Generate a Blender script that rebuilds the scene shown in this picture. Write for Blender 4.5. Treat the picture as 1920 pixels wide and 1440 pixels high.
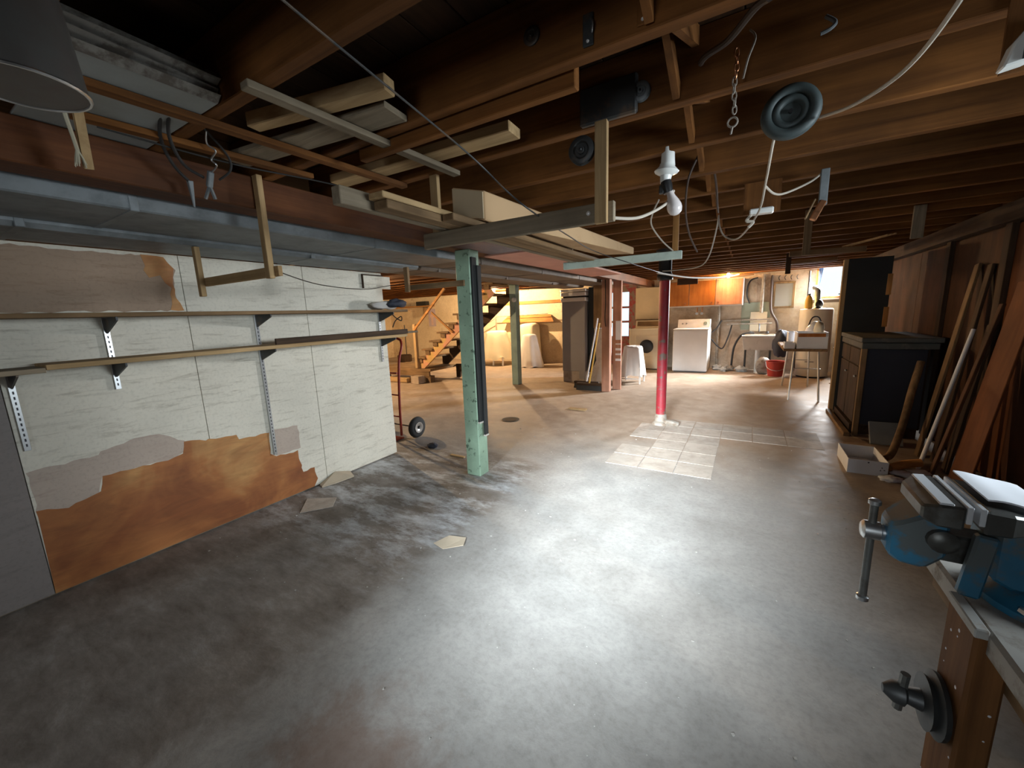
import bpy, bmesh, math, random
from mathutils import Vector, Matrix, noise
random.seed(7)
for o in list(bpy.data.objects): bpy.data.objects.remove(o)
S = bpy.context.scene; COL = S.collection
# ------------------------------------------------------------------ camera
F_PX, ROLL, PITCH, YAW = 735.48, math.radians(-2.08657), math.radians(10.03972), math.radians(31.08197)
def cam_matrix():
    cy, sy = math.cos(YAW), math.sin(YAW)
    M = Matrix(((cy, sy, 0), (0, 0, -1), (-sy, cy, 0)))          # world -> level camera (x right, y down, z forward)
    cp, sp = math.cos(PITCH), math.sin(PITCH)
    P = Matrix(((1, 0, 0), (0, cp, -sp), (0, sp, cp)))
    cr, sr = math.cos(ROLL), math.sin(ROLL)
    Q = Matrix(((cr, -sr, 0), (sr, cr, 0), (0, 0, 1)))
    return Q @ P @ M
CM = cam_matrix()
cam = bpy.data.objects.new('camera', bpy.data.cameras.new('camera')); COL.objects.link(cam)
cam.data.sensor_width = 36; cam.data.lens = F_PX * 36 / 1920; cam.data.clip_start = 0.02
R3 = Matrix((CM[0], -CM[1], -CM[2])).transposed()
cam.matrix_world = Matrix.Translation((0, 0, 1.35)) @ R3.to_4x4()
S.camera = cam
# ------------------------------------------------------------------ light
S.view_settings.view_transform = 'Standard'; S.view_settings.look = 'None'
S.view_settings.exposure = 0.3; S.view_settings.gamma = 1.0; S.view_settings.use_curve_mapping = False
W = bpy.data.worlds.new('sky'); S.world = W; W.use_nodes = True
W.node_tree.nodes['Background'].inputs[0].default_value = (0.72, 0.9, 1.0, 1)
W.node_tree.nodes['Background'].inputs[1].default_value = 1.3
def area(name, loc, target, sx, sy, power, color, spread=180):
    l = bpy.data.lights.new(name, 'AREA'); l.shape = 'RECTANGLE'; l.size = sx; l.size_y = sy; l.energy = power; l.color = color
    l.spread = math.radians(spread)
    o = bpy.data.objects.new(name, l); COL.objects.link(o); o.location = loc
    o.rotation_euler = (Vector(target) - Vector(loc)).to_track_quat('-Z', 'Y').to_euler(); return o
DAY = (0.83, 0.93, 1.0)
area('daylight_assumed_bench_window', (1.60, 1.55, 1.55), (-2.7, 2.35, 0.5), 0.85, 0.65, 19, DAY, 92)      # assumed unseen window over the workbench, right wall
area('daylight_assumed_rear_window', (-0.55, -2.28, 1.62), (-0.76, 3.1, 0.0), 0.8, 0.5, 35, DAY, 23)      # assumed window behind the camera, beam narrowed to pool on the floor
area('daylight_laundry_window', (1.36, 9.78, 1.75), (-1.1, 7.6, 0.0), 0.45, 0.6, 230, (0.93, 0.97, 1.0), 100)   # window visible in the back wall
area('skylight_assumed_rear_window', (-0.55, -2.26, 1.45), (-0.7, 2.0, 1.5), 0.85, 0.75, 9, (0.9, 0.95, 1.0), 160)   # diffuse part of the same assumed rear window
BULB_COL = (1.0, 0.55, 0.2)
# ------------------------------------------------------------------ materials
MATS = {}
def newmat(name):
    m = bpy.data.materials.new(name); m.use_nodes = True; MATS[name] = m
    nt = m.node_tree; return m, nt, nt.nodes['Principled BSDF']
def N(nt, t, **kw):
    n = nt.nodes.new(t)
    for k, v in kw.items():
        if k in n.inputs.keys(): n.inputs[k].default_value = v
        else: setattr(n, k, v)
    return n
def c4(c): return (c[0], c[1], c[2], 1)
def ramp(nt, fac, stops):
    r = nt.nodes.new('ShaderNodeValToRGB'); e = r.color_ramp.elements
    while len(e) < len(stops): e.new(0.5)
    for i, (p, c) in enumerate(stops):
        e[i].position = p; e[i].color = c4(c) if hasattr(c, '__len__') else (c, c, c, 1)
    nt.links.new(fac, r.inputs[0]); return r.outputs[0]
def mix(nt, fac, a, b, mode='MIX'):
    n = nt.nodes.new('ShaderNodeMix'); n.data_type = 'RGBA'; n.blend_type = mode
    for sock, v in ((n.inputs[0], fac), (n.inputs[6], a), (n.inputs[7], b)):
        if hasattr(v, 'links'): nt.links.new(v, sock)
        elif hasattr(v, '__len__'): sock.default_value = c4(v)
        else: sock.default_value = v
    return n.outputs[2]
def coords(nt, scale=(1, 1, 1), world=False, rnd=True):
    if world: src = N(nt, 'ShaderNodeNewGeometry').outputs['Position']
    else: src = N(nt, 'ShaderNodeTexCoord').outputs['Object']
    mp = N(nt, 'ShaderNodeMapping'); mp.inputs['Scale'].default_value = scale
    if rnd and not world:
        oi = N(nt, 'ShaderNodeObjectInfo'); mu = N(nt, 'ShaderNodeMath', operation='MULTIPLY'); mu.inputs[1].default_value = 31.7
        nt.links.new(oi.outputs['Random'], mu.inputs[0]); nt.links.new(mu.outputs[0], mp.inputs['Location'])
    nt.links.new(src, mp.inputs['Vector']); return mp.outputs[0]
def nz(nt, vec, scale, detail=4, rough=0.55, dist=0.0):
    n = N(nt, 'ShaderNodeTexNoise', Scale=scale, Detail=detail, Roughness=rough, Distortion=dist); nt.links.new(vec, n.inputs['Vector']); return n.outputs[0]
def bump(nt, bsdf, h, strength=0.3, dist=0.01):
    b = N(nt, 'ShaderNodeBump', Strength=strength, Distance=dist); nt.links.new(h, b.inputs['Height']); nt.links.new(b.outputs[0], bsdf.inputs['Normal'])
def wood(name, dark, light, axis='y', rough=0.75, grain=26, dirt=0.25, world=False):
    m, nt, b = newmat(name)
    sc = {'x': (1.1, grain, grain), 'y': (grain, 1.1, grain), 'z': (grain, grain, 1.1)}[axis]
    v = coords(nt, sc, world); g = nz(nt, v, 1.0, 5, 0.65, 0.6)
    v2 = coords(nt, (1.3, 1.3, 1.3), world); bl = nz(nt, v2, 1.7, 4, 0.6)
    col = ramp(nt, g, [(0.28, dark), (0.72, light)])
    dm = ramp(nt, bl, [(0.35, 1 - dirt), (0.7, 1.0)])
    col = mix(nt, 1.0, col, dm, 'MULTIPLY')
    nt.links.new(col, b.inputs['Base Color']); b.inputs['Roughness'].default_value = rough
    b.inputs['Specular IOR Level'].default_value = 0.18
    bump(nt, b, g, 0.25, 0.004); return m
def paint(name, col, under=None, amount=0.42, scale=9, rough=0.55, dirt=0.2, metallic=0, soft=0.06, world=False):
    m, nt, b = newmat(name); v = coords(nt, (1, 1, 1), world); n1 = nz(nt, v, scale, 8, 0.65); n2 = nz(nt, v, scale * 0.35, 4, 0.6)
    d = ramp(nt, n2, [(0.3, 1 - dirt), (0.7, 1.0)]); base = mix(nt, 1.0, col, d, 'MULTIPLY')
    if under:
        f = ramp(nt, n1, [(amount - soft, 1.0), (amount + soft, 0.0)]); base = mix(nt, f, base, under)
    nt.links.new(base, b.inputs['Base Color']); b.inputs['Roughness'].default_value = rough; b.inputs['Metallic'].default_value = metallic
    bump(nt, b, n1, 0.12, 0.004); return m
def plain(name, col, rough=0.6, metallic=0.0, emit=None, trans=0.0):
    m, nt, b = newmat(name); b.inputs['Base Color'].default_value = c4(col); b.inputs['Roughness'].default_value = rough
    b.inputs['Metallic'].default_value = metallic
    if emit: b.inputs['Emission Color'].default_value = c4(col if emit is True else emit[0]); b.inputs['Emission Strength'].default_value = emit[1]
    if trans: b.inputs['Transmission Weight'].default_value = trans; b.inputs['IOR'].default_value = 1.45
    return m
for ax in 'xyz':
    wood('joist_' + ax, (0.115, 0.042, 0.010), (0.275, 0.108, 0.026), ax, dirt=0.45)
    wood('raw_' + ax, (0.34, 0.21, 0.095), (0.62, 0.43, 0.22), ax, dirt=0.3)
    wood('old_' + ax, (0.16, 0.095, 0.045), (0.36, 0.23, 0.12), ax, dirt=0.45)
    wood('grey_' + ax, (0.19, 0.145, 0.095), (0.38, 0.31, 0.215), ax, dirt=0.4)
    wood('dark_' + ax, (0.035, 0.022, 0.014), (0.10, 0.06, 0.035), ax, dirt=0.4)
    wood('honey_' + ax, (0.34, 0.15, 0.045), (0.62, 0.32, 0.11), ax, dirt=0.35)
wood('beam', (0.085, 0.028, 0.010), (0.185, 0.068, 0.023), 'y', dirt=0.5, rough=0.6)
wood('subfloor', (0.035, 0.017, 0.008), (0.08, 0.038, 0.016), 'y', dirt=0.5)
wood('panel_brown', (0.06, 0.028, 0.015), (0.12, 0.056, 0.028), 'z', dirt=0.45, grain=9)
wood('panel_orange', (0.10, 0.036, 0.015), (0.18, 0.068, 0.026), 'z', dirt=0.35, grain=7)
wood('cupboard', (0.36, 0.12, 0.025), (0.60, 0.23, 0.055), 'z', dirt=0.3, grain=14, rough=0.45)
wood('bench_wood', (0.15, 0.062, 0.022), (0.34, 0.155, 0.052), 'z', dirt=0.45)
wood('pinkwood', (0.42, 0.2, 0.12), (0.62, 0.34, 0.24), 'z', dirt=0.4)
# concrete floor
def floor_mat():
    m, nt, b = newmat('concrete')
    pos = N(nt, 'ShaderNodeNewGeometry').outputs['Position']
    sep = N(nt, 'ShaderNodeSeparateXYZ'); nt.links.new(pos, sep.inputs[0])
    def smooth(sock, a, c):
        r = N(nt, 'ShaderNodeMapRange'); r.interpolation_type = 'SMOOTHSTEP'
        r.inputs['From Min'].default_value = a; r.inputs['From Max'].default_value = c; nt.links.new(sock, r.inputs['Value']); return r.outputs[0]
    def mth(op, a, c):
        n = N(nt, 'ShaderNodeMath', operation=op)
        for i, v in enumerate((a, c)):
            if hasattr(v, 'links'): nt.links.new(v, n.inputs[i])
            else: n.inputs[i].default_value = v
        return n.outputs[0]
    big = nz(nt, pos, 0.9, 6, 0.6, 0.4); med = nz(nt, pos, 4.5, 8, 0.68, 0.3); fine = nz(nt, pos, 38, 6, 0.7)
    col = ramp(nt, big, [(0.3, (0.27, 0.255, 0.235)), (0.7, (0.40, 0.385, 0.36))])
    col = mix(nt, 1.0, col, ramp(nt, med, [(0.3, 0.78), (0.65, 1.05)]), 'MULTIPLY')
    col = mix(nt, 1.0, col, ramp(nt, fine, [(0.32, 0.82), (0.55, 1.0)]), 'MULTIPLY')
    # older, rougher slab by the partition: darker brown-grey with white powder
    edge = mth('ADD', sep.outputs[0], mth('MULTIPLY', mth('SUBTRACT', med, 0.5), 0.5))
    left = mth('MULTIPLY', smooth(edge, -1.38, -1.62), smooth(sep.outputs[1], 3.3, 2.7))
    lv = coords(nt, (1.0, 2.4, 1), True); pat = nz(nt, lv, 3.4, 10, 0.74, 0.15)
    old = ramp(nt, pat, [(0.32, (0.13, 0.108, 0.09)), (0.55, (0.235, 0.21, 0.185)), (0.74, (0.35, 0.33, 0.305))])
    col = mix(nt, left, col, old)
    pw = mth('MULTIPLY', left, mth('MULTIPLY', smooth(sep.outputs[1], 0.9, 1.7), ramp(nt, nz(nt, lv, 1.5, 12, 0.78, 0.1), [(0.47, 0.0), (0.62, 0.9)])))
    col = mix(nt, pw, col, (0.62, 0.64, 0.66))
    # far end: tan tone, mostly warm lamplight painted into the concrete
    far = mth('MULTIPLY', smooth(mth('ADD', sep.outputs[1], mth('MULTIPLY', mth('SUBTRACT', big, 0.5), 2.0)), 2.9, 4.6), 0.9)
    tan = ramp(nt, med, [(0.3, (0.30, 0.215, 0.15)), (0.7, (0.47, 0.37, 0.28))])
    col = mix(nt, far, col, tan)
    vd = N(nt, 'ShaderNodeVectorMath', operation='DISTANCE'); nt.links.new(pos, vd.inputs[0]); vd.inputs[1].default_value = (-1.0, 0.58, 0)
    rust = mth('MULTIPLY', smooth(mth('ADD', vd.outputs['Value'], mth('MULTIPLY', mth('SUBTRACT', med, 0.5), 0.7)), 0.34, 0.05), 0.5)
    col = mix(nt, rust, col, (0.20, 0.095, 0.05))
    nt.links.new(col, b.inputs['Base Color'])
    nt.links.new(ramp(nt, med, [(0.3, 0.55), (0.7, 0.8)]), b.inputs['Roughness'])
    b.inputs['Specular IOR Level'].default_value = 0.22
    bump(nt, b, med, 0.18, 0.02)
    return m
floor_mat()
def plaster(name, c1, c2, stain, scale=1.6):
    m, nt, b = newmat(name); pos = coords(nt, (1, 1, 1), True); a = nz(nt, pos, scale, 7, 0.65, 0.3); f = nz(nt, pos, 22, 6, 0.7)
    col = ramp(nt, a, [(0.32, c1), (0.66, c2)]); st = ramp(nt, nz(nt, pos, 2.6, 9, 0.75, 0.8), [(0.56, 0.0), (0.68, 0.75)])
    col = mix(nt, st, col, stain); col = mix(nt, 1.0, col, ramp(nt, f, [(0.3, 0.85), (0.6, 1.0)]), 'MULTIPLY')
    nt.links.new(col, b.inputs['Base Color']); b.inputs['Roughness'].default_value = 0.9; bump(nt, b, a, 0.3, 0.03); return m
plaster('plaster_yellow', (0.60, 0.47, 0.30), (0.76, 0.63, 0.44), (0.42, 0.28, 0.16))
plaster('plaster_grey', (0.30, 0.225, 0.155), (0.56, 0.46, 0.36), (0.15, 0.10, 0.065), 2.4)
plaster('plaster_dark', (0.2, 0.16, 0.12), (0.3, 0.25, 0.2), (0.12, 0.09, 0.06))
def painted_ply(name, col, streak):
    m, nt, b = newmat(name); v = coords(nt, (1, 1, 1), True); s = coords(nt, (1, 3.2, 26), True)
    g = nz(nt, s, 1.3, 7, 0.72, 0.5); bl = nz(nt, v, 1.5, 5, 0.6); sp = nz(nt, v, 60, 3, 0.6)
    c = mix(nt, ramp(nt, g, [(0.53, 0.0), (0.70, 0.7)]), col, streak)
    c = mix(nt, 1.0, c, ramp(nt, bl, [(0.3, 0.80), (0.68, 1.0)]), 'MULTIPLY'); c = mix(nt, 1.0, c, ramp(nt, sp, [(0.3, 0.88), (0.5, 1.0)]), 'MULTIPLY')
    nt.links.new(c, b.inputs['Base Color']); b.inputs['Roughness'].default_value = 0.7; bump(nt, b, g, 0.12, 0.004); return m
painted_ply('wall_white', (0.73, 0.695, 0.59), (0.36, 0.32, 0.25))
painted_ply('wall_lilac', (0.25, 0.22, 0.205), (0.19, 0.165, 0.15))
painted_ply('primer', (0.50, 0.41, 0.34), (0.40, 0.31, 0.25))
painted_ply('wall_tan', (0.36, 0.255, 0.175), (0.24, 0.15, 0.09))
def bare_ply():
    m, nt, b = newmat('bare_ply'); s = coords(nt, (1, 2.2, 9), True); v = coords(nt, (1, 1, 1), True)
    g = nz(nt, s, 1.2, 6, 0.7, 1.6); bl = nz(nt, v, 1.9, 4, 0.55, 0.6)
    c = ramp(nt, bl, [(0.36, (0.26, 0.080, 0.020)), (0.50, (0.38, 0.14, 0.038)), (0.64, (0.52, 0.27, 0.09))])
    c = mix(nt, 1.0, c, ramp(nt, g, [(0.3, 0.72), (0.65, 1.05)]), 'MULTIPLY')
    nt.links.new(c, b.inputs['Base Color']); b.inputs['Roughness'].default_value = 0.65; bump(nt, b, g, 0.1, 0.003)
bare_ply()
paint('galv', (0.24, 0.265, 0.275), (0.12, 0.135, 0.14), 0.45, 7, 0.55, 0.35, metallic=0.2, soft=0.12)
paint('can_metal', (0.15, 0.15, 0.14), (0.10, 0.075, 0.065), 0.46, 4, 0.5, 0.4, metallic=0.5, soft=0.15)
paint('green_paint', (0.37, 0.54, 0.39), (0.10, 0.16, 0.11), 0.39, 17, 0.55, 0.3, soft=0.03)
paint('green_grey', (0.30, 0.42, 0.37), (0.15, 0.2, 0.17), 0.34, 14, 0.6, 0.3)
paint('pale_green', (0.55, 0.64, 0.55), (0.40, 0.46, 0.40), 0.42, 12, 0.6, 0.3)
paint('red_paint', (0.36, 0.022, 0.035), (0.15, 0.095, 0.07), 0.43, 12, 0.5, 0.35, soft=0.03)
paint('red_worn', (0.30, 0.03, 0.03), (0.17, 0.12, 0.09), 0.5, 9, 0.5, 0.35)
paint('hand_truck_red', (0.34, 0.035, 0.02), (0.15, 0.03, 0.02), 0.4, 20, 0.45)
paint('furnace_grey', (0.30, 0.285, 0.28), None, rough=0.42, metallic=0.0, dirt=0.12)
paint('furnace_base', (0.44, 0.38, 0.33), (0.3, 0.25, 0.2), 0.42, 8)
paint('appliance_white', (0.80, 0.76, 0.72), None, rough=0.35, dirt=0.1)
paint('appliance_almond', (0.66, 0.55, 0.38), None, rough=0.4, dirt=0.12)
paint('enamel_cream', (0.70, 0.64, 0.50), None, rough=0.35, dirt=0.15)
paint('sink_white', (0.66, 0.60, 0.52), (0.4, 0.33, 0.26), 0.36, 8, 0.5)
paint('cloth_white', (0.76, 0.71, 0.66), None, rough=0.95, dirt=0.12)
paint('cloth_cream', (0.74, 0.66, 0.48), None, rough=0.95, dirt=0.15)
paint('card', (0.54, 0.35, 0.185), (0.44, 0.27, 0.13), 0.4, 5, 0.85, 0.12)
paint('card_end', (0.60, 0.48, 0.31), None, rough=0.85, dirt=0.15)
paint('grey_sheet', (0.30, 0.32, 0.31), (0.20, 0.20, 0.18), 0.4, 3, 0.8, 0.2, soft=0.2)
paint('crust', (0.26, 0.24, 0.21), (0.09, 0.075, 0.06), 0.5, 16, 0.95, 0.4)
paint('pink_foam', (0.66, 0.34, 0.27), None, rough=0.9, dirt=0.2)
paint('iron', (0.06, 0.062, 0.062), (0.12, 0.085, 0.06), 0.42, 10, 0.5, 0.3, metallic=0.5)
paint('wheel_grey', (0.055, 0.075, 0.075), (0.03, 0.038, 0.038), 0.45, 6, 0.6, 0.3)
paint('vise_blue', (0.022, 0.15, 0.26), (0.085, 0.10, 0.10), 0.50, 14, 0.5, 0.4, metallic=0.1, soft=0.05)
paint('vise_iron', (0.13, 0.13, 0.12), (0.07, 0.06, 0.05), 0.45, 14, 0.42, 0.35, metallic=0.6)
paint('bench_top', (0.44, 0.42, 0.38), (0.2, 0.17, 0.13), 0.42, 12, 0.8, 0.35)
paint('bench_paint', (0.50, 0.50, 0.47), (0.3, 0.2, 0.12), 0.45, 16, 0.8, 0.3)
paint('navy', (0.018, 0.022, 0.038), None, rough=0.7, dirt=0.3)
paint('char', (0.022, 0.024, 0.024), None, rough=0.7, dirt=0.3)
paint('cab_top', (0.085, 0.09, 0.085), (0.13, 0.12, 0.1), 0.42, 9, 0.7, 0.3)
paint('card_white', (0.74, 0.76, 0.80), None, rough=0.8, dirt=0.12)
paint('tile_cream', (0.52, 0.455, 0.385), (0.38, 0.32, 0.265), 0.46, 11, 0.85, 0.2, soft=0.1)
paint('chrome_dull', (0.62, 0.6, 0.56), (0.35, 0.3, 0.25), 0.36, 12, 0.28, 0.2, metallic=0.95)
paint('rubber', (0.025, 0.025, 0.026), None, rough=0.8, dirt=0.3)
paint('plastic_red', (0.46, 0.035, 0.02), None, rough=0.45)
paint('bag_dark', (0.035, 0.04, 0.06), None, rough=0.8, dirt=0.3)
paint('poster', (0.52, 0.42, 0.46), None, rough=0.8)
paint('poster_fig', (0.72, 0.50, 0.42), None, rough=0.8)
paint('copper', (0.55, 0.25, 0.12), (0.2, 0.1, 0.06), 0.42, 20, 0.35, metallic=0.9)
paint('panel_green', (0.27, 0.31, 0.25), None, rough=0.6)
paint('pipe_grey', (0.33, 0.29, 0.24), (0.2, 0.15, 0.11), 0.45, 14, 0.6)
paint('rope', (0.50, 0.46, 0.34), None, rough=0.95)
paint('cord_white', (0.50, 0.44, 0.36), None, rough=0.7)
paint('cord_black', (0.022, 0.02, 0.018), None, rough=0.8)
paint('cord_brown', (0.05, 0.028, 0.018), None, rough=0.7)
paint('debris', (0.50, 0.48, 0.44), None, rough=0.9)
paint('scrap', (0.55, 0.46, 0.34), None, rough=0.9)
plain('steel', (0.55, 0.56, 0.56), 0.32, 0.95)
plain('jaw_bright', (0.60, 0.62, 0.64), 0.45, 0.25)
plain('shiny', (0.85, 0.83, 0.80), 0.3, 0.35)
plain('black', (0.012, 0.012, 0.013), 0.4)
plain('porcelain', (0.72, 0.73, 0.70), 0.25)
plain('bulb_off', (0.62, 0.57, 0.55), 0.15)
plain('bulb_stairs', (1.0, 0.62, 0.25), 0.4, emit=((1.0, 0.68, 0.37), 6500))
plain('bulb_laundry', (1.0, 0.62, 0.25), 0.4, emit=((1.0, 0.58, 0.25), 1700))
plain('mirror', (0.55, 0.56, 0.53), 0.15, 0.45)  # pale half-diffuse base paints in a bright reflection
plain('yellow', (0.66, 0.40, 0.06), 0.5)
plain('blue_cloth', (0.10, 0.20, 0.48), 0.8)
plain('print_black', (0.05, 0.05, 0.06), 0.7)
plain('white_trim', (0.62, 0.58, 0.52), 0.6)
plain('glass', (0.9, 0.97, 1.0), 0.05, trans=1.0)
plain('cab_open', (0.02, 0.015, 0.012), 0.8)
# ------------------------------------------------------------------ geometry helpers
WL = {}
class B:
    def __init__(s): s.v = []; s.f = []
    def add(s, v, f):
        k = len(s.v); s.v += [Vector(p) for p in v]; s.f += [[i + k for i in q] for q in f]; return s
    def box(s, x0, x1, y0, y1, z0, z1):
        return s.add([(x, y, z) for z in (z0, z1) for x, y in ((x0, y0), (x1, y0), (x1, y1), (x0, y1))],
                     [(3, 2, 1, 0), (4, 5, 6, 7), (0, 1, 5, 4), (1, 2, 6, 5), (2, 3, 7, 6), (3, 0, 4, 7)])
    def beam(s, p, q, w, h, up=(0, 0, 1), w2=None, h2=None):
        p, q = Vector(p), Vector(q); d = (q - p).normalized(); u = Vector(up)
        a = d.cross(u)
        if a.length < 1e-4: a = d.cross(Vector((1, 0, 0)))
        a.normalize(); u = a.cross(d)
        w2 = w if w2 is None else w2; h2 = h if h2 is None else h2
        vs = [c + a * (i * ww / 2) + u * (j * hh / 2) for c, ww, hh in ((p, w, h), (q, w2, h2)) for i, j in ((-1, -1), (1, -1), (1, 1), (-1, 1))]
        return s.add(vs, [(3, 2, 1, 0), (4, 5, 6, 7), (0, 1, 5, 4), (1, 2, 6, 5), (2, 3, 7, 6), (3, 0, 4, 7)])
    def tube(s, path, r, seg=10, caps=True, closed=False):
        P = [Vector(p) for p in path]; n = len(P); rs = r if hasattr(r, '__len__') else [r] * n; vs = []; prev = None
        for i in range(n):
            d = (P[(i + 1) % n] - P[i - 1]) if closed else (P[min(i + 1, n - 1)] - P[max(i - 1, 0)])
            d.normalize()
            if prev is None:
                a = d.cross(Vector((0, 0, 1)));
                if a.length < 0.05: a = d.cross(Vector((1, 0, 0)))
            else: a = prev - d * prev.dot(d)
            a.normalize(); prev = a; b2 = d.cross(a)
            vs += [P[i] + (a * math.cos(t) + b2 * math.sin(t)) * rs[i] for t in [2 * math.pi * k / seg for k in range(seg)]]
        fs = []
        for i in range(n if closed else n - 1):
            j = (i + 1) % n
            for k in range(seg): fs.append((i * seg + k, i * seg + (k + 1) % seg, j * seg + (k + 1) % seg, j * seg + k))
        if caps and not closed: fs += [tuple(range(seg - 1, -1, -1)), tuple((n - 1) * seg + k for k in range(seg))]
        return s.add(vs, fs)
    def lathe(s, prof, c=(0, 0, 0), axis=(0, 0, 1), seg=20, caps=True):
        ax = Vector(axis).normalized(); a = ax.cross(Vector((0, 0, 1)))
        if a.length < 1e-3: a = Vector((1, 0, 0))
        a.normalize(); b2 = ax.cross(a); c = Vector(c); vs = []; fs = []; n = len(prof)
        for r, h in prof: vs += [c + ax * h + (a * math.cos(t) + b2 * math.sin(t)) * r for t in [2 * math.pi * k / seg for k in range(seg)]]
        for i in range(n - 1):
            for k in range(seg): fs.append((i * seg + k, i * seg + (k + 1) % seg, (i + 1) * seg + (k + 1) % seg, (i + 1) * seg + k))
        if caps: fs += [tuple(range(seg - 1, -1, -1)), tuple((n - 1) * seg + k for k in range(seg))]
        return s.add(vs, fs)
    def prism(s, poly, ext):
        n = len(poly); e = Vector(ext); P = [Vector(p) for p in poly]
        return s.add(P + [p + e for p in P], [tuple(range(n - 1, -1, -1)), tuple(range(n, 2 * n))] + [(i, (i + 1) % n, n + (i + 1) % n, n + i) for i in range(n)])
    def rings(s, rings, cap0=True, cap1=True):
        m = len(rings[0]); vs = [p for r in rings for p in r]; fs = []
        for i in range(len(rings) - 1):
            for k in range(m): fs.append((i * m + k, i * m + (k + 1) % m, (i + 1) * m + (k + 1) % m, (i + 1) * m + k))
        if cap0: fs.append(tuple(range(m - 1, -1, -1)))
        if cap1: fs.append(tuple((len(rings) - 1) * m + k for k in range(m)))
        return s.add(vs, fs)
    def build(s, name, mat, parent=None, bevel=0.0, smooth=False, angle=None, sub=0):
        lo = Vector([min(p[i] for p in s.v) for i in range(3)]); hi = Vector([max(p[i] for p in s.v) for i in range(3)])
        org = Vector(((lo.x + hi.x) / 2, (lo.y + hi.y) / 2, lo.z))
        me = bpy.data.meshes.new(name); me.from_pydata([p - org for p in s.v], [], s.f)
        bm = bmesh.new(); bm.from_mesh(me); bmesh.ops.recalc_face_normals(bm, faces=bm.faces)
        if bevel: bmesh.ops.bevel(bm, geom=[e for e in bm.edges if len(e.link_faces) == 2 and e.calc_face_angle() > 0.5], offset=bevel, segments=1, affect='EDGES', clamp_overlap=True)
        bm.to_mesh(me); bm.free()
        me.materials.append(MATS[mat])
        o = bpy.data.objects.new(name, me); COL.objects.link(o)
        if smooth:
            for p in me.polygons: p.use_smooth = True
            me.set_sharp_from_angle(angle=math.radians(angle or 40))
        if sub: md = o.modifiers.new('sub', 'SUBSURF'); md.levels = sub; md.render_levels = sub
        put(o, org, parent); return o
def put(o, org, parent):
    org = Vector(org); WL[o.name] = org.copy()
    if parent: o.parent = parent; o.location = org - WL[parent.name]
    else: o.location = org
def empty(name, loc, label=None, cat=None, group=None, kind=None):
    o = bpy.data.objects.new(name, None); o.empty_display_size = 0.1; COL.objects.link(o); put(o, loc, None)
    return tag(o, label, cat, group, kind)
def tag(o, label=None, cat=None, group=None, kind=None):
    for k, v in (('label', label), ('category', cat), ('group', group), ('kind', kind)):
        if v: o[k] = v
    return o
def struct(o, label, cat): return tag(o, label, cat, None, 'structure')
def bx(name, mat, x0, x1, y0, y1, z0, z1, parent=None, bevel=0.0): return B().box(x0, x1, y0, y1, z0, z1).build(name, mat, parent, bevel)
def smoothpath(pts, n=8):
    P = [Vector(p) for p in pts]; out = []
    for i in range(len(P) - 1):
        a, b, c, d = P[max(i - 1, 0)], P[i], P[i + 1], P[min(i + 2, len(P) - 1)]
        for k in range(n):
            t = k / n; out.append(0.5 * ((2 * b) + (c - a) * t + (2 * a - 5 * b + 4 * c - d) * t * t + (3 * b - a - 3 * c + d) * t ** 3))
    return out + [P[-1]]
def cord(name, mat, pts, r, label, cat='cord', parent=None, n=8, seg=8, group=None):
    o = B().tube(smoothpath(pts, n), r, seg).build(name, mat, parent, smooth=True)
    if not parent: tag(o, label, cat, group)
    return o
YB, XL, XR, YN = 9.85, -10.8, 1.62, -2.3            # inner faces of the shell
# ------------------------------------------------------------------ floor
fl = struct(bx('floor', 'concrete', XL - 0.2, XR + 0.2, YN - 0.2, YB + 0.3, -0.12, 0), 'dusty grey concrete basement floor', 'floor')
tw = 0.288
for r_ in range(6):
    for c_ in range(-3, 3):
        if c_ >= 0 and r_ < 4: continue
        if c_ == -3 and r_ in (2, 5): continue
        if c_ == 2 and r_ < 4: continue
        x0 = -0.18 + c_ * tw; y0 = 3.31 + r_ * tw; j = random.uniform(-0.003, 0.003)
        bx('tile', 'tile_cream', x0 + 0.004 + j, x0 + tw - 0.004 + j, y0 + 0.004 - j, y0 + tw - 0.004 - j, 0, 0.003 + random.uniform(0, 0.0012), fl, 0.0005)
# ------------------------------------------------------------------ ceiling: subfloor, joists, bridging
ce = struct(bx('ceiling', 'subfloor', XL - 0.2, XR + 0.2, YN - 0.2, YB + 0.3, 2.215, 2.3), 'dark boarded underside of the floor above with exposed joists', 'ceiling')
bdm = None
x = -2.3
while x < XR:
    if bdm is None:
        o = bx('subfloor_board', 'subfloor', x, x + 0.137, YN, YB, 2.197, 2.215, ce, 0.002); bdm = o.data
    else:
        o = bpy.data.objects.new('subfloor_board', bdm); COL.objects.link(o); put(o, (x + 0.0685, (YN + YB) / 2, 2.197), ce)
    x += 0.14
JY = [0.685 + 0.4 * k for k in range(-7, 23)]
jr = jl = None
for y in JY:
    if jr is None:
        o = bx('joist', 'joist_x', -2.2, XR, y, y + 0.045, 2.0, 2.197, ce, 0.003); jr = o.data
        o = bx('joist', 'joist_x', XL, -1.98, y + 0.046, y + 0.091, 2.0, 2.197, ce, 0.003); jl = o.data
    else:
        o = bpy.data.objects.new('joist', jr); COL.objects.link(o); put(o, ((XR - 2.2) / 2, y + 0.0225, 2.0), ce)
        if y > 2.4 or y < 0: o = bpy.data.objects.new('joist', jl); COL.objects.link(o); put(o, ((XL - 1.98) / 2, y + 0.0685, 2.0), ce)
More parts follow.
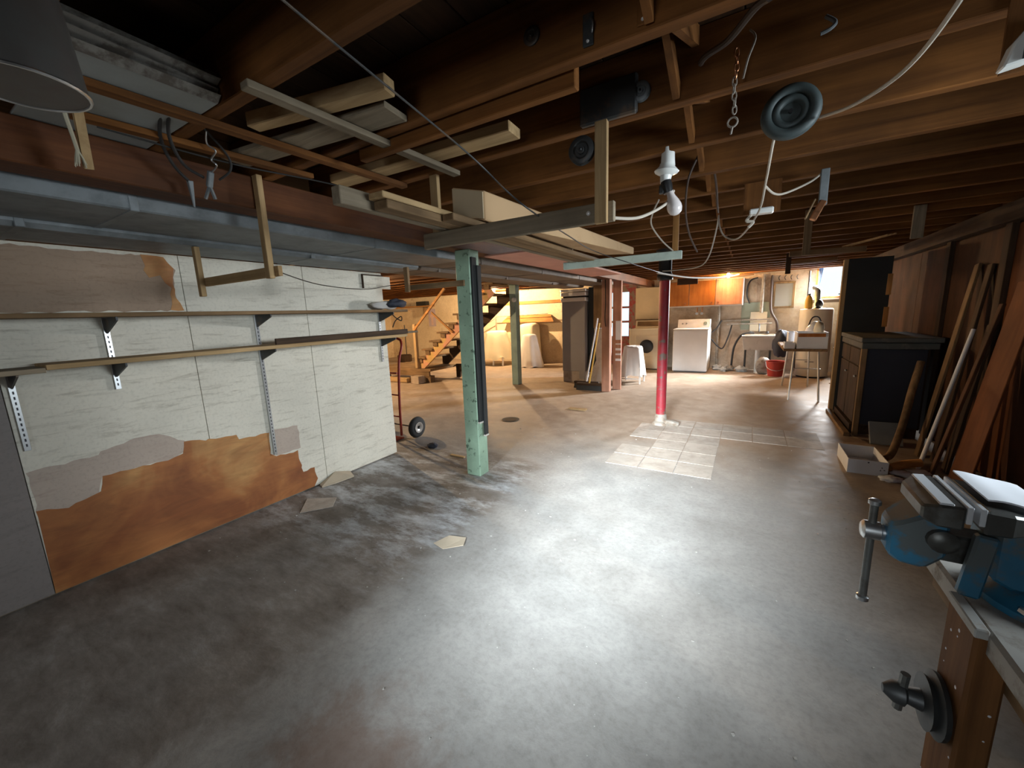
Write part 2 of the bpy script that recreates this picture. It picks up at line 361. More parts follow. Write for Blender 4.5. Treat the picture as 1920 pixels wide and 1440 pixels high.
for k, y in enumerate(JY):
    if 0.2 < y < 6:
        B().beam((-0.24, y + 0.045, 2.17), (-0.24, y + 0.4, 2.03), 0.02, 0.05).build('bridging_strut', 'joist_y', ce)
        B().beam((-0.19, y + 0.045, 2.03), (-0.19, y + 0.4, 2.17), 0.02, 0.05).build('bridging_strut', 'joist_y', ce)
bx('twisted_board', 'joist_x', -1.35, -0.45, 1.142, 1.175, 1.965, 2.03, ce, 0.003)
# ------------------------------------------------------------------ walls
wl = struct(bx('wall_left', 'grey_z', -3.10, -3.02, YN, 2.64, 0, 1.775), 'plywood partition painted dirty white with bare orange-brown patches', 'wall')
ys = [YN, -0.9, 0.325, 1.10, 1.88, 2.66]
for i in range(5):
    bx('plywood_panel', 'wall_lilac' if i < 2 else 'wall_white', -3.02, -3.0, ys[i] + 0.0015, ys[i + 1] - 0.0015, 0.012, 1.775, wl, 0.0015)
def patch(name, mat, pts, x, t=0.0012, rag=0.006):
    P = []
    for i, (a, b) in enumerate(pts):
        c, d = pts[(i + 1) % len(pts)]; n = max(1, int(math.hypot(c - a, d - b) / 0.03))
        for k in range(n):
            u = k / n; f = 0 if (min(b, d) < 0.03) else rag
            P.append((x, a + (c - a) * u + random.uniform(-f, f), max(0.013, b + (d - b) * u + random.uniform(-f, f))))
    return B().prism(P, (t, 0, 0)).build(name, mat, wl)
ORANGE = [(0.334, 0.467), (0.433, 0.442), (0.534, 0.463), (0.562, 0.474), (0.582, 0.556), (0.723, 0.55), (0.906, 0.552), (0.953, 0.568), (0.969, 0.64), (1.08, 0.612), (1.096, 0.614), (1.263, 0.6), (1.27, 0.562), (1.472, 0.554), (1.464, 0.398), (1.502, 0.363), (1.659, 0.35), (1.683, 0.17), (1.775, 0.169), (1.796, 0.068), (1.76, 0.013), (0.827, 0.013), (0.325, 0.013)]
PRIM_L = [(0.336, 0.672), (0.582, 0.674), (0.602, 0.695), (0.751, 0.729), (0.882, 0.709), (0.969, 0.64), (0.953, 0.568), (0.906, 0.552), (0.723, 0.55), (0.582, 0.556), (0.562, 0.474), (0.534, 0.463), (0.433, 0.442), (0.334, 0.467)]
tag(patch('bare_patch', 'bare_ply', ORANGE, -3.0), 'bare orange-brown plywood where the paint is missing')
tag(patch('primer_patch', 'primer', PRIM_L, -3.0, 0.001), 'thin pinkish primer above the bare patch')
patch('primer_patch', 'primer', [(1.511, 0.563), (1.687, 0.557), (1.69, 0.364), (1.503, 0.367)], -3.0, 0.002)
tag(patch('stained_patch', 'wall_tan', [(-0.3, 1.76), (1.031, 1.757), (1.073, 1.691), (1.057, 1.644), (1.058, 1.534), (1.091, 1.448), (0.688, 1.445), (-0.3, 1.446)], -3.0), 'brown unpainted strip above the upper shelf')
patch('bare_patch', 'bare_ply', [(0.926, 1.761), (1.031, 1.757), (1.073, 1.691), (1.057, 1.644), (1.058, 1.534), (1.088, 1.45), (1.022, 1.451), (1.038, 1.579), (1.0, 1.65), (0.949, 1.638), (0.926, 1.671), (0.942, 1.707)], -3.0, 0.002)
def wall_holes(name, mat, axis, at0, at1, u0, u1, z0, z1, holes):
    b = B(); us = sorted({u0, u1} | {h[0] for h in holes} | {h[1] for h in holes})
    for i in range(len(us) - 1):
        a, c = us[i], us[i + 1]; hs = [h for h in holes if h[0] <= a + 1e-6 and h[1] >= c - 1e-6]
        spans = [(z0, z1)]
        for h in hs: spans = [(z0, h[2]), (h[3], z1)]
        for s0, s1 in spans:
            if s1 - s0 < 1e-4: continue
            if axis == 'y': b.box(a, c, at0, at1, s0, s1)
            else: b.box(at0, at1, a, c, s0, s1)
    return b.build(name, mat)
wb = struct(wall_holes('wall_back', 'plaster_grey', 'y', YB, YB + 0.25, -3.3, XR + 0.2, 0, 2.2, [(1.09, 1.58, 1.45, 2.10), (-3.22, -2.44, 0.0, 1.95)]), 'stained grey-brown plaster wall behind washer, sink and water heater', 'wall')
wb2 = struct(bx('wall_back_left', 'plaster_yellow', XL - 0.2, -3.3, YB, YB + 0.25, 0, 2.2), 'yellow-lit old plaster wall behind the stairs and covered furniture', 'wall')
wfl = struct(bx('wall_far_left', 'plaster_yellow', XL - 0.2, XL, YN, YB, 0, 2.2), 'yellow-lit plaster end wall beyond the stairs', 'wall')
wn = struct(wall_holes('wall_rear', 'plaster_dark', 'y', YN - 0.2, YN, XL, XR + 0.2, 0, 2.2, [(-1.05, -0.05, 1.0, 1.9)]), 'basement wall behind the camera', 'wall')
wr = struct(wall_holes('wall_right', 'panel_brown', 'x', XR, XR + 0.2, YN, YB + 0.25, 0, 2.2, [(1.05, 2.05, 1.1, 1.9)]), 'brown panelled right wall behind bench and cabinets', 'wall')
for i, (a, b_, m_) in enumerate([(2.1, 3.3, 'panel_orange'), (3.3, 4.5, 'panel_orange'), (4.5, 5.35, 'panel_brown'), (5.35, 6.2, 'panel_brown'), (6.2, 7.4, 'panel_brown'), (7.4, 8.6, 'panel_brown')]):
    bx('wall_panel', m_, XR - 0.014, XR, a + 0.003, b_ - 0.003, 0.02, 1.86, wr, 0.002)
for y in (4.35, 5.36): bx('stud', 'dark_z', XR - 0.05, XR - 0.014, y, y + 0.09, 0, 2.0, wr, 0.003)
bx('wall_plate', 'dark_y', XR - 0.09, XR, YN + 0.01, YB - 0.01, 1.87, 1.999, wr, 0.003)
# windows and door
w1 = struct(empty('window_1', (1.335, YB + 0.1, 1.45)), 'small bright laundry window in the back wall', 'window')
b = B(); b.box(1.09, 1.13, YB + 0.02, YB + 0.22, 1.45, 2.10).box(1.54, 1.58, YB + 0.02, YB + 0.22, 1.45, 2.10).box(1.13, 1.54, YB + 0.02, YB + 0.22, 2.06, 2.10).box(1.13, 1.54, YB + 0.02, YB + 0.22, 1.45, 1.48)
b.build('window_frame', 'honey_z', w1, 0.003)
bx('pane', 'glass', 1.13, 1.54, YB + 0.17, YB + 0.176, 1.48, 2.06, w1)
B().prism([(1.135, YB + 0.05, 2.05), (1.20, YB + 0.05, 2.05), (1.175, YB + 0.05, 1.8), (1.15, YB + 0.05, 1.60), (1.135, YB + 0.05, 1.62)], (0, 0.012, 0)).build('curtain', 'blue_cloth', w1)
w2 = struct(empty('assumed_window_2', (-0.55, YN - 0.1, 1.0)), 'assumed daylight window in the wall behind the camera', 'window')  # out of view, assumed from the green post's shadow
b = B(); b.box(-1.05, -1.0, YN - 0.15, YN - 0.05, 1.0, 1.9).box(-0.1, -0.05, YN - 0.15, YN - 0.05, 1.0, 1.9).box(-1.0, -0.1, YN - 0.15, YN - 0.05, 1.85, 1.9).box(-1.0, -0.1, YN - 0.15, YN - 0.05, 1.0, 1.05).box(-0.57, -0.53, YN - 0.14, YN - 0.06, 1.05, 1.85)
b.build('window_frame', 'white_trim', w2)
bx('pane', 'glass', -1.0, -0.1, YN - 0.105, YN - 0.1, 1.05, 1.85, w2)
w3 = struct(empty('assumed_window_3', (XR + 0.1, 1.55, 1.1)), 'assumed daylight window over the workbench in the right wall', 'window')  # out of view, assumed from the red column's shadow
b = B(); b.box(XR + 0.05, XR + 0.15, 1.05, 1.1, 1.1, 1.9).box(XR + 0.05, XR + 0.15, 2.0, 2.05, 1.1, 1.9).box(XR + 0.05, XR + 0.15, 1.1, 2.0, 1.85, 1.9).box(XR + 0.05, XR + 0.15, 1.1, 2.0, 1.1, 1.15)
b.build('window_frame', 'white_trim', w3)
bx('pane', 'glass', XR + 0.1, XR + 0.105, 1.1, 2.0, 1.15, 1.85, w3)
d1 = struct(empty('door_1', (-2.83, YB, 0)), 'brown wooden outside door with a column of small panes', 'door')
b = B(); dy0, dy1 = YB + 0.02, YB + 0.065
lz = [(0.72, 1.05), (1.10, 1.40), (1.45, 1.79)]; lx = [(-3.13, -2.93), (-2.73, -2.53)]
b.box(-3.22, -3.13, dy0, dy1, 0, 1.95).box(-2.93, -2.73, dy0, dy1, 0, 1.95).box(-2.53, -2.44, dy0, dy1, 0, 1.95)
for a, c in lx:
    b.box(a, c, dy0, dy1, 0, 0.72).box(a, c, dy0, dy1, 1.05, 1.10).box(a, c, dy0, dy1, 1.40, 1.45).box(a, c, dy0, dy1, 1.79, 1.95)
b.build('door_leaf', 'red_worn', d1)
for a, c in lx:
    for e, g in lz: bx('pane', 'glass', a, c, dy0 + 0.02, dy0 + 0.025, e, g, d1)
B().lathe([(0.012, 0), (0.012, 0.03), (0.028, 0.035), (0.03, 0.055), (0.015, 0.07)], (-2.49, dy0, 0.9), (0, -1, 0), 12).build('door_handle', 'steel', d1, smooth=True)
b = B(); b.box(-3.32, -3.225, YB - 0.02, YB, 0, 2.0).box(-2.435, -2.34, YB - 0.02, YB, 0, 2.0).box(-3.225, -2.435, YB - 0.02, YB, 1.955, 2.0)
struct(b.build('trim_1', 'red_worn'), 'dark red-brown casing around the outside door', 'door trim')
# ------------------------------------------------------------------ girder, posts, ducts
struct(bx('support_beam', 'beam', -2.08, -1.94, YN, YB, 1.86, 1.998, None, 0.004), 'long dark red-brown timber girder carrying the joists', 'beam')
gp = empty('support_post', (-1.95, 2.605, 0), 'mint green painted timber post with dark moulding strips on its side', 'post')
bx('post_shaft', 'green_paint', -2.02, -1.88, 2.545, 2.675, 0, 1.86, gp, 0.006)
bx('moulding_strip', 'char', -1.88, -1.862, 2.552, 2.615, 0.48, 1.80, gp, 0.003)
bx('moulding_strip', 'char', -1.862, -1.846, 2.600, 2.650, 0.36, 1.74, gp, 0.003)
bx('strip_end', 'white_trim', -1.881, -1.858, 2.551, 2.616, 0.468, 0.48, gp); bx('strip_end', 'white_trim', -1.864, -1.844, 2.599, 2.651, 0.348, 0.36, gp)
p2 = empty('support_post', (-3.84, 6.57, 0), 'grey-green painted post standing in front of the stair bulb', 'post')
bx('post_shaft', 'green_grey', -3.91, -3.77, 6.5, 6.64, 0, 2.0, p2, 0.006)
B().lathe([(0.045, 0), (0.045, 0.03), (0.03, 0.045)], (-3.80, 6.5, 1.62), (0, -1, 0), 14).build('round_box', 'porcelain', p2, smooth=True)
rp = empty('steel_column', (-0.83, 4.77, 0), 'dark red painted steel column with worn paint and concrete foot', 'column')
B().tube([(-0.83, 4.77, 0.03), (-0.83, 4.77, 1.72)], 0.056, 20).build('column_shaft', 'red_paint', rp, smooth=True)
B().lathe([(0.10, 0), (0.095, 0.03), (0.07, 0.05), (0.065, 0.11), (0.058, 0.13)], (-0.83, 4.77, 0), seg=18).build('column_foot', 'pipe_grey', rp, smooth=True)
B().lathe([(0.06, 0), (0.085, 0.01), (0.085, 0.06), (0.07, 0.08), (0.07, 0.30), (0.1, 0.31), (0.1, 0.33)], (-0.83, 4.77, 1.66), seg=18).build('column_head', 'iron', rp, smooth=True)
B().tube(smoothpath([(-0.78, 4.74, 0.04), (-0.70, 4.70, 0.05), (-0.63, 4.72, 0.03)]), 0.03, 8).build('pipe_stub', 'pipe_grey', rp, smooth=True)
wp = empty('support_post', (-2.02, 6.48, 0), 'brown timber post with a hanging wire beside the brooms', 'post')
bx('post_shaft', 'pinkwood', -2.09, -1.96, 6.42, 6.54, 0, 1.86, wp, 0.005)
B().tube(smoothpath([(-2.03, 6.41, 1.85), (-2.02, 6.40, 1.5), (-2.03, 6.40, 1.25), (-2.02, 6.41, 1.1)]), 0.008, 6).build('wire', 'cord_black', wp)
pb = empty('leaning_board', (-1.92, 6.72, 0), 'pink-edged narrow board with torn white paper stripes beside the brown post', 'board')
bx('board', 'pinkwood', -1.98, -1.84, 6.68, 6.74, 0, 1.84, pb, 0.003)
for i, (a, c) in enumerate([(0.5, 0.54), (0.60, 0.63), (0.68, 0.72), (0.78, 0.80), (0.86, 1.18)]): bx('paper_strip', 'card_white', -1.93, -1.84, 6.677, 6.68, a, c, pb)
ud = empty('air_duct', (-2.35, 3, 1.81), 'wide galvanised rectangular duct running beside the girder', 'duct')
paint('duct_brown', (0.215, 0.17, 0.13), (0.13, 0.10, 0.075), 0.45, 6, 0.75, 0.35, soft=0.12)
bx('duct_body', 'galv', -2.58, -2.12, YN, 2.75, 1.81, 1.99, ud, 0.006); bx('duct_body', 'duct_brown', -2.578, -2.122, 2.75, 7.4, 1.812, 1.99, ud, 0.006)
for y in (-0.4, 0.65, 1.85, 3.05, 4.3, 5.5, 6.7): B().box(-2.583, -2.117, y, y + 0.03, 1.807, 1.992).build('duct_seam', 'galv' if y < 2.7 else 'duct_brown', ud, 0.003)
ld = empty('air_duct', (-2.8, 3, 1.77), 'lower galvanised duct along the top of the white partition', 'duct')
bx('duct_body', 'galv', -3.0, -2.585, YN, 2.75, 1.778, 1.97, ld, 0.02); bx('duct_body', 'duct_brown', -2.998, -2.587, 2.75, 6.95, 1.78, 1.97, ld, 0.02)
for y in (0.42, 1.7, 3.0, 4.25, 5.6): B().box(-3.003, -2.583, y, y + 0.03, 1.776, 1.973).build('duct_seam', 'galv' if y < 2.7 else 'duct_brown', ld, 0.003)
# furnace
fu = empty('furnace', (-2.85, 7.4, 0), 'tall dark grey furnace cabinet with shiny metal collar', 'furnace')
bx('furnace_body', 'furnace_grey', -3.1, -2.63, 7.1, 7.75, 0.22, 1.55, fu, 0.008)
bx('furnace_base', 'furnace_base', -3.09, -2.64, 7.11, 7.74, 0, 0.22, fu, 0.005)
bx('foot_panel', 'furnace_grey', -2.75, -2.64, 7.094, 7.10, 0.08, 0.24, fu)
bx('collar_strip', 'shiny', -3.115, -2.615, 7.085, 7.765, 1.55, 1.62, fu, 0.01)
bx('plenum_gap', 'black', -3.08, -2.65, 7.12, 7.73, 1.62, 1.65, fu)
bx('collar_strip', 'shiny', -3.115, -2.615, 7.085, 7.765, 1.65, 1.72, fu, 0.01)
bx('collar_strip', 'shiny', -3.12, -2.61, 7.08, 7.77, 1.73, 1.776, fu, 0.01)
bx('return_duct', 'char', -2.6, -2.45, 7.2, 7.75, 0.2, 1.80, fu, 0.005)
bx('side_panel', 'old_z', -2.45, -2.12, 7.05, 7.10, 1.05, 1.84, fu, 0.003)
B().prism([(-2.44, 7.06, 1.04), (-2.12, 7.06, 1.04), (-2.12, 7.06, 0), (-2.62, 7.06, 0), (-2.40, 7.06, 0.45)], (0, 0.03, 0)).build('lower_panel', 'furnace_base', fu)
bx('switch_plate', 'black', -2.24, -2.13, 7.04, 7.06, 0.55, 0.66, fu)
# ------------------------------------------------------------------ shelves on the partition
def standard(y, z0, z1, brz, label):
    t = empty('shelf_standard', (-2.99, y, z0), label, 'shelf bracket')
    b = B().box(-2.9988, -2.985, y - 0.012, y + 0.012, z0, z1); b.build('slotted_rail', 'steel', t, 0.001)
    k = z0 + 0.02
    bs = B()
    while k < z1 - 0.03: bs.box(-2.9855, -2.9845, y - 0.003, y + 0.003, k, k + 0.014); k += 0.026
    tag(bs.build('slots', 'print_black', t), None, None, None, 'stuff')
    for bz in brz: B().prism([(-2.985, y - 0.004, bz), (-2.79, y - 0.004, bz), (-2.79, y - 0.004, bz - 0.018), (-2.985, y - 0.004, bz - 0.085)], (0, 0.008, 0)).build('bracket', 'iron', t)
standard(0.355, 0.78, 1.17, [1.173], 'dark slotted steel shelf standard at the left edge of the photo')
standard(0.72, 1.02, 1.432, [1.411, 1.173], 'short slotted steel standard between the two left shelf ends')
standard(1.49, 0.38, 1.432, [1.411, 1.176], 'long slotted steel standard reaching down over the bare patch')
standard(2.58, 0.95, 1.432, [1.411, 1.180], 'slotted steel standard at the partition end near the hand truck')
B().beam((-2.89, -0.6, 1.423), (-2.89, 2.76, 1.423), 0.2, 0.022).build('wall_shelf', 'old_y', None, 0.002)
tag(bpy.data.objects['wall_shelf'], 'upper wooden shelf board on the white partition', 'shelf')
o = B().beam((-2.87, 0.44, 1.186), (-2.87, 2.70, 1.194), 0.22, 0.025).build('wall_shelf', 'raw_y', None, 0.002); tag(o, 'lower pale wooden shelf board on the white partition', 'shelf')
o = bx('wall_shelf', 'grey_y', -2.98, -2.76, -0.6, 0.438, 1.163, 1.186, None, 0.002); tag(o, 'short grey shelf board at the left edge of the photo', 'shelf')
o = B().beam((-2.80, 1.50, 1.222), (-2.80, 2.74, 1.229), 0.018, 0.045).build('moulding_board', 'dark_y', None, 0.003); tag(o, 'dark brown moulding standing along the front of the lower shelf', 'board')
o = B().beam((-2.84, 1.62, 1.208), (-2.84, 2.90, 1.218), 0.05, 0.018).build('moulding_board', 'grey_y', None, 0.003); tag(o, 'grey board lying on the lower shelf and jutting past its end', 'board')
o = B().beam((-2.91, 1.70, 1.209), (-2.91, 2.84, 1.216), 0.05, 0.02).build('moulding_board', 'old_y', None, 0.003); tag(o, 'brown board lying at the back of the lower shelf', 'board')
# clothes on the upper shelf end
def blob(name, mat, c, r, amp, seed, parent=None, seg=20, ringn=12, zcut=-0.8):
    rg = []
    for i in range(ringn + 1):
        ph = -math.pi / 2 + math.pi * i / ringn; row = []
        for k in range(seg):
            t = 2 * math.pi * k / seg; d = Vector((math.cos(t) * math.cos(ph), math.sin(t) * math.cos(ph), max(zcut, math.sin(ph))))
            n_ = 1 + amp * noise.noise(d * 2.2 + Vector((seed, seed * 1.7, 0)))
            row.append(Vector((c[0] + d.x * r[0] * n_, c[1] + d.y * r[1] * n_, c[2] + d.z * r[2] * n_)))
        rg.append(row)
    return B().rings(rg).build(name, mat, parent, smooth=True, angle=180)
tag(blob('folded_cloth', 'cloth_white', (-2.92, 2.60, 1.475), (0.07, 0.14, 0.04), 0.35, 3), 'crumpled white cloth on the end of the upper shelf', 'cloth')
tag(blob('dark_cap', 'bag_dark', (-2.84, 2.68, 1.49), (0.05, 0.11, 0.04), 0.3, 5), 'black and grey cap lying at the end of the upper shelf', 'cap')
cord('coiled_cable', 'cord_black', [(-2.96, 2.70, 1.41), (-2.93, 2.73, 1.36), (-2.9, 2.77, 1.33), (-2.93, 2.80, 1.37), (-2.97, 2.76, 1.33), (-2.97, 2.72, 1.27)], 0.005, 'black cable looped below the end of the upper shelf', 'cable')
bd = empty('wall_box', (-3.0, 2.57, 1.62), 'shallow white painted board box at the partition top corner', 'box')
bx('box_body', 'wall_white', -3.0, -2.985, 2.44, 2.75, 1.63, 1.745, bd, 0.003)
bx('box_edge', 'dark_z', -2.998, -2.983, 2.43, 2.44, 1.63, 1.75, bd); bx('box_edge', 'dark_y', -2.998, -2.983, 2.43, 2.66, 1.745, 1.755, bd)
cord('thin_wire', 'cord_black', [(-1.93, 1.06, 1.60), (-2.3, 1.55, 1.575), (-2.75, 2.25, 1.60), (-2.96, 2.7, 1.66), (-2.6, 2.6, 1.66)], 0.003, 'thin dark wire sagging along the top of the partition', 'wire')
# ------------------------------------------------------------------ hangers and racks
h1 = empty('wood_hanger', (-2.2, 1.06, 1.51), 'U-shaped pale wood hanger below girder and duct by the partition', 'hanger')
bx('upright', 'raw_z', -1.938, -1.90, 1.035, 1.06, 1.555, 2.0, h1, 0.002)
bx('crossbar', 'raw_x', -2.62, -1.87, 1.06, 1.08, 1.565, 1.61, h1, 0.002)
bx('upright', 'raw_z', -2.635, -2.60, 1.035, 1.06, 1.51, 1.775, h1, 0.002)
h2 = empty('wood_hanger', (-2.2, 2.52, 1.57), 'L-shaped brown wood hanger fixed to the mint green post', 'hanger')
bx('crossbar', 'old_x', -2.53, -1.93, 2.525, 2.544, 1.585, 1.63, h2, 0.002)
bx('upright', 'old_z', -2.545, -2.50, 2.50, 2.525, 1.57, 1.776, h2, 0.002)
r1 = empty('lumber_rack', (-0.9, 1.5, 1.67), 'near lumber rack: pale uprights and weathered crossbar below the joists', 'rack')
bx('upright', 'raw_z', -0.505, -0.46, 1.462, 1.483, 1.665, 2.10, r1, 0.002)
bx('upright', 'raw_z', -1.32, -1.275, 1.508, 1.53, 1.70, 2.02, r1, 0.002)
bx('crossbar', 'grey_x', -1.36, -0.44, 1.484, 1.508, 1.672, 1.742, r1, 0.003)
B().lathe([(0.008, 0), (0.008, 0.004), (0.004, 0.007)], (-0.535, 1.484, 1.71), (0, -1, 0), 10).build('bolt_head', 'shiny', r1, smooth=True)
r2 = empty('lumber_rack', (-0.9, 3.1, 1.69), 'far lumber rack with a pale green painted crossbar', 'rack')
bx('upright', 'honey_z', -0.50, -0.46, 3.112, 3.135, 1.70, 2.02, r2, 0.002)
bx('upright', 'old_z', -1.30, -1.26, 3.112, 3.135, 1.70, 2.02, r2, 0.002)
bx('crossbar', 'pale_green', -1.33, -0.43, 3.085, 3.112, 1.695, 1.752, r2, 0.003)
def lum(mat, x, y0, y1, z, w, h, label, dz=0.0, dx=0.0):
    o = B().beam((x, y0, z), (x + dx, y1, z + dz), w, h).build('lumber_board', mat, None, 0.003); tag(o, label, 'board', 'boards on the lumber racks'); return o
lum('grey_y', -1.235, 0.93, 3.5, 1.774, 0.045, 0.06, 'dirty grey timber with a dark end, outermost on the lumber racks')
lum('raw_y', -1.165, 1.04, 3.3, 1.785, 0.075, 0.022, 'pale planed board on top of the timber stack at its near end')
lum('old_y', -1.165, 1.06, 3.4, 1.758, 0.07, 0.030, 'brown board lying under the pale planed board on the racks')
lum('old_y', -1.095, 1.35, 3.6, 1.757, 0.06, 0.028, 'brown board lying left of the cardboard carton on the racks')
o = bx('foam_panel', 'pink_foam', -1.98, -1.55, 2.9, 5.6, 1.843, 1.858, None, 0.002); tag(o, 'wide pinkish panel tucked under the girder beyond the green post', 'panel')
bo = empty('cardboard_carton', (-0.95, 2.3, 1.78), 'long brown cardboard carton lying on the lumber racks', 'carton')
b = B().add([(-1.23, 1.56, 1.80), (-1.05, 1.56, 1.775), (-1.05, 1.56, 1.90), (-1.23, 1.56, 1.945), (-1.02, 3.04, 1.775), (-0.75, 3.04, 1.754), (-0.75, 3.04, 1.80), (-1.02, 3.04, 1.82)],
            [(0, 1, 2, 3), (4, 5, 6, 7), (0, 1, 5, 4), (1, 2, 6, 5), (2, 3, 7, 6), (3, 0, 4, 7)]); b.build('carton_body', 'card', bo, 0.004)
B().prism([(-1.226, 1.56, 1.806), (-1.055, 1.56, 1.782), (-1.055, 1.56, 1.896), (-1.226, 1.56, 1.938)], (0, -0.006, 0)).build('end_flap', 'card_end', bo, 0.001)
# strips below the joists, stored boards and sheet
def strip(name, mat, x0, y0, x1, y1, label):
    o = B().beam((x0, y0, 1.989), (x1, y1, 1.989), 0.04, 0.02).build(name, mat, None, 0.002); tag(o, label, 'strip'); return o
strip('ceiling_strip', 'grey_y', -1.21, 0.66, -1.18, 1.54, 'grey wooden strip nailed below the joists, nearest the bulb')
strip('ceiling_strip', 'joist_y', -1.55, 0.10, -1.49, 1.52, 'brown wooden strip below the joists crossing the grey sheet')
strip('ceiling_strip', 'joist_y', -1.78, 0.45, -1.72, 1.18, 'short brown wooden strip below the joists beside the girder')
def stored(mat, p, q, w, h, label):
    o = B().beam(p, q, w, h).build('stored_board', mat, None, 0.003); tag(o, label, 'board', 'boards stored between the joists'); return o
stored('raw_x', (-1.76, 1.345, 2.02), (-0.78, 1.38, 2.02), 0.09, 0.036, 'pale board end jutting towards the rack, between second and third joist')
stored('raw_x', (-1.5, 0.83, 2.03), (-0.95, 0.94, 2.03), 0.05, 0.045, 'short pale stud end lying above the grey ceiling strip')
stored('grey_x', (-1.85, 0.93, 2.012), (-1.02, 1.03, 2.012), 0.11, 0.02, 'grey weathered board with clipped corner above the ceiling strips')
gs = empty('grey_sheet', (-1.7, 0.52, 2.0), 'light grey flat sheet laid over ceiling strips above the girder', 'sheet')
bx('sheet', 'grey_sheet', -2.0, -1.40, 0.365, 0.68, 2.001, 2.012, gs)
b = B()
for i in range(4): b.add([(-1.40, 0.345, 2.0 + i * 0.02), (-1.37 + random.uniform(-.02, .02), 0.345, 2.016 + i * 0.02), (-1.37 + random.uniform(-.02, .02), 0.68, 2.016 + i * 0.02), (-1.40, 0.68, 2.0 + i * 0.02), (-1.43, 0.345, 2.018 + i * 0.02), (-1.43, 0.68, 2.018 + i * 0.02)], [(0, 1, 2, 3), (1, 4, 5, 2), (0, 4, 1), (3, 2, 5), (0, 3, 5, 4)])
b.build('torn_edge', 'crust', gs)
o = stored('grey_x', (-1.12, 0.40, 2.10), (-0.85, 0.42, 2.12), 0.07, 0.012, 'grey bent metal flashing piece high between the first joists')
o['category'] = 'flashing'
stored('old_x', (-1.25, 0.36, 2.15), (-0.6, 0.36, 2.15), 0.06, 0.02, 'dim brown board high up by the first joist')
# ------------------------------------------------------------------ ceiling hardware
ca = empty('tin_can', (-1.22, 0.265, 1.82), 'dull metal can hanging upside down in the upper left corner', 'can')
B().lathe([(0.070, 0.2), (0.074, 0.19), (0.092, 0.0)], (-1.221, 0.25, 1.812), seg=28, caps=True).build('can_body', 'can_metal', ca, smooth=True)
B().tube([(-1.221 + 0.092 * math.cos(t), 0.25 + 0.092 * math.sin(t), 1.813) for t in [2 * math.pi * k / 28 for k in range(28)]], 0.0035, 6, closed=True).build('can_rim', 'steel', ca, smooth=True)
rb = empty('frayed_rope', (-1.75, 0.45, 1.84), 'short pale rope with frayed end hanging over the girder', 'rope')
B().tube(smoothpath([(-1.69, 0.415, 1.99), (-1.70, 0.42, 1.95), (-1.735, 0.435, 1.91), (-1.76, 0.445, 1.88)]), 0.005, 6).build('rope_strand', 'rope', rb, smooth=True)
for k in range(14):
    dx, dy = random.uniform(-0.012, 0.012), random.uniform(-0.012, 0.012)
    B().tube([(-1.755, 0.443, 1.885), (-1.765 + dx * .6, 0.447 + dy * .6, 1.862), (-1.775 + dx, 0.45 + dy, 1.838 + random.uniform(0, 0.01))], [0.003, 0.0025, 0.0012], 5).build('frayed_end', 'rope', rb)
o = B().beam((-1.69, 0.445, 2.0), (-1.785, 0.468, 1.842), 0.022, 0.012, up=(1, 0, 0)).build('wooden_stick', 'raw_z'); tag(o, 'small pale wooden stick hanging beside the frayed rope', 'stick')
hc = empty('hanging_cords', (-1.7, 0.7, 1.8), 'two black cords looping down to a plug near the girder', 'cord')
B().tube(smoothpath([(-1.50, 0.60, 2.18), (-1.52, 0.60, 2.13), (-1.545, 0.60, 2.03), (-1.74, 0.65, 1.985), (-1.81, 0.70, 1.925), (-1.84, 0.755, 1.885)]), 0.0055, 8).build('cord', 'cord_black', hc, smooth=True)
B().tube(smoothpath([(-1.49, 0.62, 2.18), (-1.53, 0.62, 2.12), (-1.55, 0.62, 2.03), (-1.70, 0.66, 1.98), (-1.78, 0.72, 1.925), (-1.81, 0.79, 1.905)]), 0.0055, 8).build('cord', 'cord_black', hc, smooth=True)
B().beam((-1.84, 0.755, 1.89), (-1.86, 0.765, 1.80), 0.022, 0.016, up=(0, 1, 0), w2=0.006, h2=0.006).build('plug', 'galv', hc, 0.002)
cord('hanging_cord', 'cord_black', [(-1.62, 0.66, 2.10), (-1.68, 0.74, 2.05), (-1.72, 0.84, 1.98), (-1.73, 0.85, 1.93), (-1.78, 0.83, 1.90)], 0.004, 'thin black cord curving beside the metal clip', 'cord')
cp = empty('metal_clip', (-1.78, 0.8, 1.83), 'dull metal spring clip hanging from a bent wire near the girder', 'clip')
B().tube(smoothpath([(-1.67, 0.76, 2.02), (-1.70, 0.77, 1.99), (-1.69, 0.79, 1.97), (-1.73, 0.79, 1.95), (-1.72, 0.80, 1.93), (-1.77, 0.80, 1.915)]), 0.003, 6).build('bent_wire', 'steel', cp)
B().beam((-1.77, 0.80, 1.92), (-1.80, 0.80, 1.87), 0.02, 0.018, up=(0, 1, 0)).build('clip_body', 'galv', cp, 0.003)
B().beam((-1.795, 0.80, 1.875), (-1.82, 0.79, 1.83), 0.008, 0.008).build('clip_jaw', 'galv', cp); B().beam((-1.795, 0.80, 1.875), (-1.80, 0.815, 1.83), 0.008, 0.008).build('clip_jaw', 'galv', cp)
cord('steel_cable', 'iron', [(-0.80, 0.40, 1.995), (-0.83, 0.55, 1.98), (-0.87, 1.18, 1.91), (-0.80, 1.35, 1.80), (-0.74, 1.44, 1.735), (-0.82, 2.0, 1.735), (-0.90, 2.6, 1.742), (-0.77, 3.05, 1.69), (-0.72, 4.0, 1.68)], 0.003, 'grey steel cable running diagonally past the lumber racks', 'cable')
